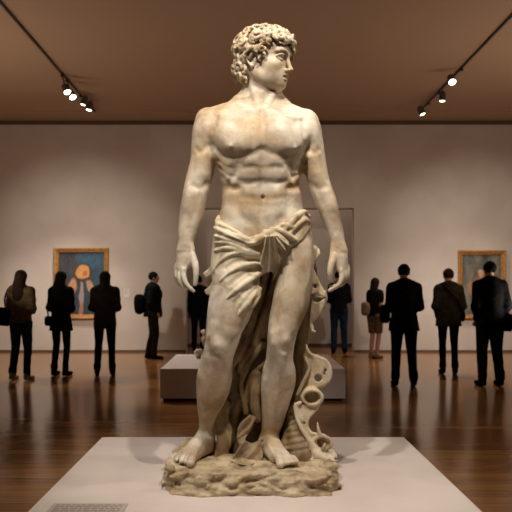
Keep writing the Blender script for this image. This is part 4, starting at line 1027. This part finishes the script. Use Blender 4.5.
bag(X0, Y, R_(-82), k, (0, -.27, 1.13), (.32, .22, .40), 'round black backpack on the back of the visitor seen from the side', strap=[(.12, -.18, 1.02), (.15, .02, 1.06), (.14, .17, 1.25), (.13, .14, 1.42), (.12, -.02, 1.50), (.11, -.16, 1.40)], name='backpack')
p, X0, Y, k = person(198.5, 350, 1.72, R_(5), 'visitor in black standing in the wall opening, left of the statue\'s knee', 'short', 'dark', 'jacket', '#0e0f12', .58, lc='#10141b', shoe='#0a0908', stance=.10, arms='down', wide=.95)
p, X0, Y, k = person(339, 353.5, 1.80, R_(-4), 'man in a black top and blue jeans in the wall opening, below the statue\'s hand', 'short', 'dark', 'jacket', '#100f11', .54, lc='#1a2836', shoe='#0b0a09', stance=.115, arms='front', wide=1.0)
p, X0, Y, k = person(375, 358.5, 1.63, R_(-50), 'bare-legged woman in a dark shirt and tan shorts near the opening', 'mid', 'brown', 'tee', '#15110f', .50, legs='shorts', lc='#5d4433', shoe='#6e513e', stance=.055, arms='front', wide=.85, sleeve=False, step=.03)
bag(X0, Y, R_(-50), k, (-.10, -.20, 1.10), (.20, .14, .30), 'pale tan bag on the back of the bare-legged woman', '#7c6650', name='shoulder_bag', strap=[(-.10, -.13, 1.25), (-.12, -.1, 1.4), (-.1, .02, 1.5)])
p, X0, Y, k = person(404, 385.5, 1.76, R_(-3), 'man in a thick black hooded jacket and black trousers right of the opening', 'short', 'dark', 'jacket', '#0d0c0c', .62, lc='#101012', shoe='#0a0908', stance=.13, arms='front', wide=1.08, collar=True, w_leg=1.0)
bag(X0, Y, R_(-3), k, (-.27, .04, 1.05), (.15, .22, .27), 'black messenger bag at the left hip of the man in the hooded jacket', strap=[(-.25, -.03, 1.15), (-.14, -.165, 1.25), (.02, -.165, 1.38), (.13, -.07, 1.51)], name='messenger_bag')
p, X0, Y, k = person(448.5, 373.5, 1.74, R_(-6), 'woman with pinned-up hair in an olive hooded coat and black leggings', 'short', 'brown', 'coat', '#30281c', .62, lc='#0d0c0e', shoe='#0a0908', stance=.10, arms='pocket', wide=1.0, w_leg=.68, collar=True)
bag(X0, Y, R_(-6), k, (.24, .10, .98), (.10, .18, .2), 'small dark crossbody bag worn by the woman in the olive coat', strap=[(.2, 0.02, 1.05), (.12, -.165, 1.22), (-.04, -.17, 1.40), (-.13, -.05, 1.52)], name='crossbody_bag')
p, X0, Y, k = person(490, 385.5, 1.80, R_(6), 'man in a black jacket and dark teal trousers before the painting at far right', 'short', 'dark', 'jacket', '#0c0c0d', .60, lc='#1d2727', shoe='#0c0b0b', stance=.13, arms='pocket', wide=1.1, w_leg=1.15)
bag(X0, Y, R_(6), k, (.30, .06, .90), (.10, .2, .26), 'black bag at the right hip of the man in teal trousers', strap=[(.28, .04, 1.0), (.29, -.03, 1.2), (.2, -.02, 1.5)], name='satchel')
print('people', time.time() - T0)

# ================================================================ paintings and wall label
M_gold = mat('gilt_frame', '#b98542', .42, .5, 30, '#8a5c2c', .3, 60)
M_gold2 = mat('gilt_frame_inner', '#5f4020', .5)
def color_mesh(name, w, h, fn, parent, nx=110, ny=120):
    v = []; f = []; cols = []
    for j in range(ny + 1):
        for i in range(nx + 1):
            v.append(((i / nx - .5) * w, 0, (j / ny - .5) * h)); cols.append(fn(i / nx, 1 - j / ny))
    for j in range(ny):
        for i in range(nx):
            a = j * (nx + 1) + i; f.append((a, a + 1, a + nx + 2, a + nx + 1))
    me = bpy.data.meshes.new(name); me.from_pydata(v, [], f); ca = me.color_attributes.new('paint', 'FLOAT_COLOR', 'POINT')
    ca.data.foreach_set('color', np.array([lin(tuple(max(0, min(1, q)) for q in c)) for c in cols], f32).ravel())
    m = bpy.data.materials.new(name + '_paint'); m.use_nodes = True; N = m.node_tree.nodes; b = N['Principled BSDF']; b.inputs['Roughness'].default_value = .6
    at = N.new('ShaderNodeAttribute'); at.attribute_name = 'paint'; m.node_tree.links.new(at.outputs['Color'], b.inputs['Base Color'])
    o = link(name, me, m); o.parent = parent; return o
def n2(x, y, sc, sd): return float(noise(np.array([[[x]]], f32), np.array([[[y]]], f32), np.array([[[.5]]], f32), sc, sd)[0, 0, 0])
def mixc(a, b, t): t = max(0, min(1, t)); return tuple(p * (1 - t) + q * t for p, q in zip(a, b))
def blob(x, y, cx, cy, rx, ry, soft=.15, rot=0):
    dx, dy = x - cx, y - cy; c_, s_ = math.cos(rot), math.sin(rot); dx, dy = c_ * dx + s_ * dy, -s_ * dx + c_ * dy
    return max(0, min(1, (1 - math.hypot(dx / rx, dy / ry)) / soft + .5))
def paint_blue(x, y):
    wx = x + n2(x, y, 7, 50) * .03; wy = y + n2(x, y, 7, 51) * .03
    c = mixc((.17, .20, .26), (.22, .33, .42), .5 + .9 * n2(x, y, 4, 52)); c = mixc(c, (.35, .27, .23), .5 * max(0, n2(x, y, 6, 53)) + blob(wx, wy, .28, .2, .25, .2, .9) * .5)
    c = mixc(c, (.24, .42, .52), blob(wx, wy, .7, .14, .28, .14, .8) * .7)
    c = mixc(c, (.20, .25, .29), blob(wx, wy, .5, .85, .42, .5, .3))
    c = mixc(c, (.82, .58, .40), blob(wx, wy, .24, .66, .10, .26, .3, .5)); c = mixc(c, (.78, .60, .46), blob(wx, wy, .74, .62, .07, .24, .3, -.55))
    c = mixc(c, (.66, .58, .55), blob(wx, wy, .50, .72, .05, .28, .3, .05)); c = mixc(c, (.72, .46, .36), blob(wx, wy, .49, .92, .05, .1, .4))
    c = mixc(c, (.28, .18, .14), blob(wx, wy, .52, .33, .20, .15, .2)); c = mixc(c, (.90, .64, .36), blob(wx, wy, .52, .32, .165, .122, .2)); c = mixc(c, (.80, .45, .22), blob(wx, wy, .57, .35, .06, .04, .5))
    t = .04 * n2(x, y, 30, 54); return tuple(q * .9 + t for q in c)
def paint_swirl(x, y):
    a = n2(x, y, 5, 60); b = n2(x + a * .2, y - a * .2, 9, 61); wx = x + a * .08; wy = y + b * .06
    c = mixc((.36, .36, .33), (.55, .52, .45), .5 + b); c = mixc(c, (.25, .27, .27), max(0, -a) * 1.2)
    c = mixc(c, (.80, .48, .30), blob(wx, wy, .5, .42, .2, .16, .5) * .85); c = mixc(c, (.78, .55, .38), blob(wx, wy, .3, .55, .16, .10, .5, .4) * .8); c = mixc(c, (.66, .30, .20), blob(wx, wy, .62, .6, .12, .2, .5, .3) * .75)
    c = mixc(c, (.82, .70, .56), blob(wx, wy, .46, .3, .08, .06, .5)); c = mixc(c, (.72, .56, .42), blob(wx, wy, .45, .8, .2, .08, .6, -.3) * .8)
    return tuple(q * .9 + .03 * n2(x, y, 30, 62) for q in c)
def painting(x0, y0, x1, y1, fn, label, fw=.105):
    a = PY(x0, y0, YW); b = PY(x1, y1, YW); W_, H_ = b[0] - a[0], a[2] - b[2]
    e = empty('framed_painting', ((a[0] + b[0]) / 2, YW - .03, (a[2] + b[2]) / 2), label, 'painting')
    mb = MB()
    prof = [(0, .03), (0, -.035), (.02, -.055), (.045, -.05), (.07, -.03), (.085, -.035), (fw, -.012), (fw, .01)]   # inwards, depth
    ring = []
    for d, y in prof: ring.append([(-W_ / 2 + d, y, -H_ / 2 + d), (W_ / 2 - d, y, -H_ / 2 + d), (W_ / 2 - d, y, H_ / 2 - d), (-W_ / 2 + d, y, H_ / 2 - d)])
    v = [p for r in ring for p in r]; f = []
    for i in range(len(prof) - 1):
        for j in range(4): f.append((i * 4 + j, i * 4 + (j + 1) % 4, (i + 1) * 4 + (j + 1) % 4, (i + 1) * 4 + j))
    mb.add(v, f); o = mb.build('picture_frame', M_gold); o.parent = e
    o = MB().box((-W_ / 2 + .02, .012, -H_ / 2 + .02), (W_ / 2 - .02, .03, H_ / 2 - .02)).build('backing_board', M_gold2); o.parent = e
    c = color_mesh('canvas', W_ - 2 * fw + .01, H_ - 2 * fw + .01, fn, e); c.location = (0, .008, 0)
    return e
painting(54.5, 248, 109, 319, paint_blue, 'gilt-framed painting of pale orange and peach shapes on dark blue, left of the statue')
painting(457.5, 250.5, 505, 319, paint_swirl, 'gilt-framed painting of swirling grey-green and orange shapes, right of the statue')
def wall_label(x0, y0, x1, y1, label):
    a = PY(x0, y0, YW); b = PY(x1, y1, YW)
    e = empty('wall_label', ((a[0] + b[0]) / 2, YW, (a[2] + b[2]) / 2), label, 'label')
    MB().box((a[0], YW - .006, b[2]), (b[0], YW, a[2])).build('card', mat('card_white', '#d8cfc6', .7), e)
    mb = MB()
    for i in range(4):
        z = a[2] - .02 - i * .03
        if z - .01 > b[2]: mb.box((a[0] + .02, YW - .0068, z - .008), (b[0] - .03 - .03 * (i % 2), YW - .006, z))
    mb.build('print', Mp2, e)
wall_label(124, 288.5, 129.5, 297, 'small white wall label right of the blue painting')
# ================================================================ light and camera
G_ = 'track spotlights above and before the statue'
def sp(x, y, aim, power, angle, lab='track spotlight overhead in front of the statue', **k):
    spot_head(None, None, y, aim, x, lab, G_, power, angle=angle, zl=4.85, **k)
track(.1, .2, 2.6, 'short black lighting track overhead in front of the statue')
sp(-.8, 1.55, (-.02, 3.70, 1.8), 400, 46, soft=.04)
sp(.45, 2.2, (.1, 3.75, 0.8), 300, 50, col=(1, .86, .70), soft=.04)
sp(XTL, 2.6, (0, 3.75, 1.4), 80, 40, soft=.05)
sp(XTR, 3.2, (0, 3.75, 1.0), 190, 42, soft=.05)
# wall washers on the two long tracks
for x, y, ax, az, pw_, an in ((XTL, 7.3, -3.8, 1.8, 900, 44), (XTL, 6.7, -.8, 1.5, 150, 56), (XTR, 7.3, 5.2, 1.8, 800, 44), (XTR, 6.7, 2.6, 1.3, 340, 50)):
    sp(x, y, (ax, YW, az), pw_, an, soft=.1, blend=1, col=(1, .92, .84), lab='track spotlight on a side track, turned to the far wall')
# unseen linear lamp added above the opening to light the bay wall
e = empty('added_linear_lamp', (.5, 15.3, CEIL - .06), 'slim linear lamp on the ceiling of the bay behind the far wall', 'lamp')
MB().box((-1.4, 15.24, CEIL - .06), (2.4, 15.36, CEIL + .015)).build('added_lamp_body', M_lamp, e)
l = bpy.data.lights.new('added_bay_lamp', 'AREA'); l.shape = 'RECTANGLE'; l.size = 3.8; l.size_y = .1; l.energy = 30; l.color = (1, .88, .76)
o = bpy.data.objects.new('added_bay_lamp', l); C.objects.link(o); o.location = (.5, 15.3, CEIL - .07)
w = bpy.data.worlds.new('world'); bpy.context.scene.world = w; w.use_nodes = True
w.node_tree.nodes['Background'].inputs[0].default_value = (.02, .016, .012, 1)
cam = bpy.data.cameras.new('camera'); co = bpy.data.objects.new('camera', cam); C.objects.link(co)
co.location = (0, 0, CH); co.rotation_euler = (PI / 2, 0, 0)
cam.sensor_width = 36; cam.lens = 36 * F / 512; cam.shift_x = (256 - CX) / 512; cam.shift_y = (HY - 256) / 512; cam.clip_start = .05
cam.dof.use_dof = True; cam.dof.focus_distance = 3.6; cam.dof.aperture_fstop = 4.0
sc = bpy.context.scene; sc.camera = co
sc.view_settings.view_transform = 'Standard'; sc.view_settings.look = 'None'; sc.view_settings.gamma = 1; sc.view_settings.use_curve_mapping = False
sc.view_settings.exposure = 0
print('done', time.time() - T0)
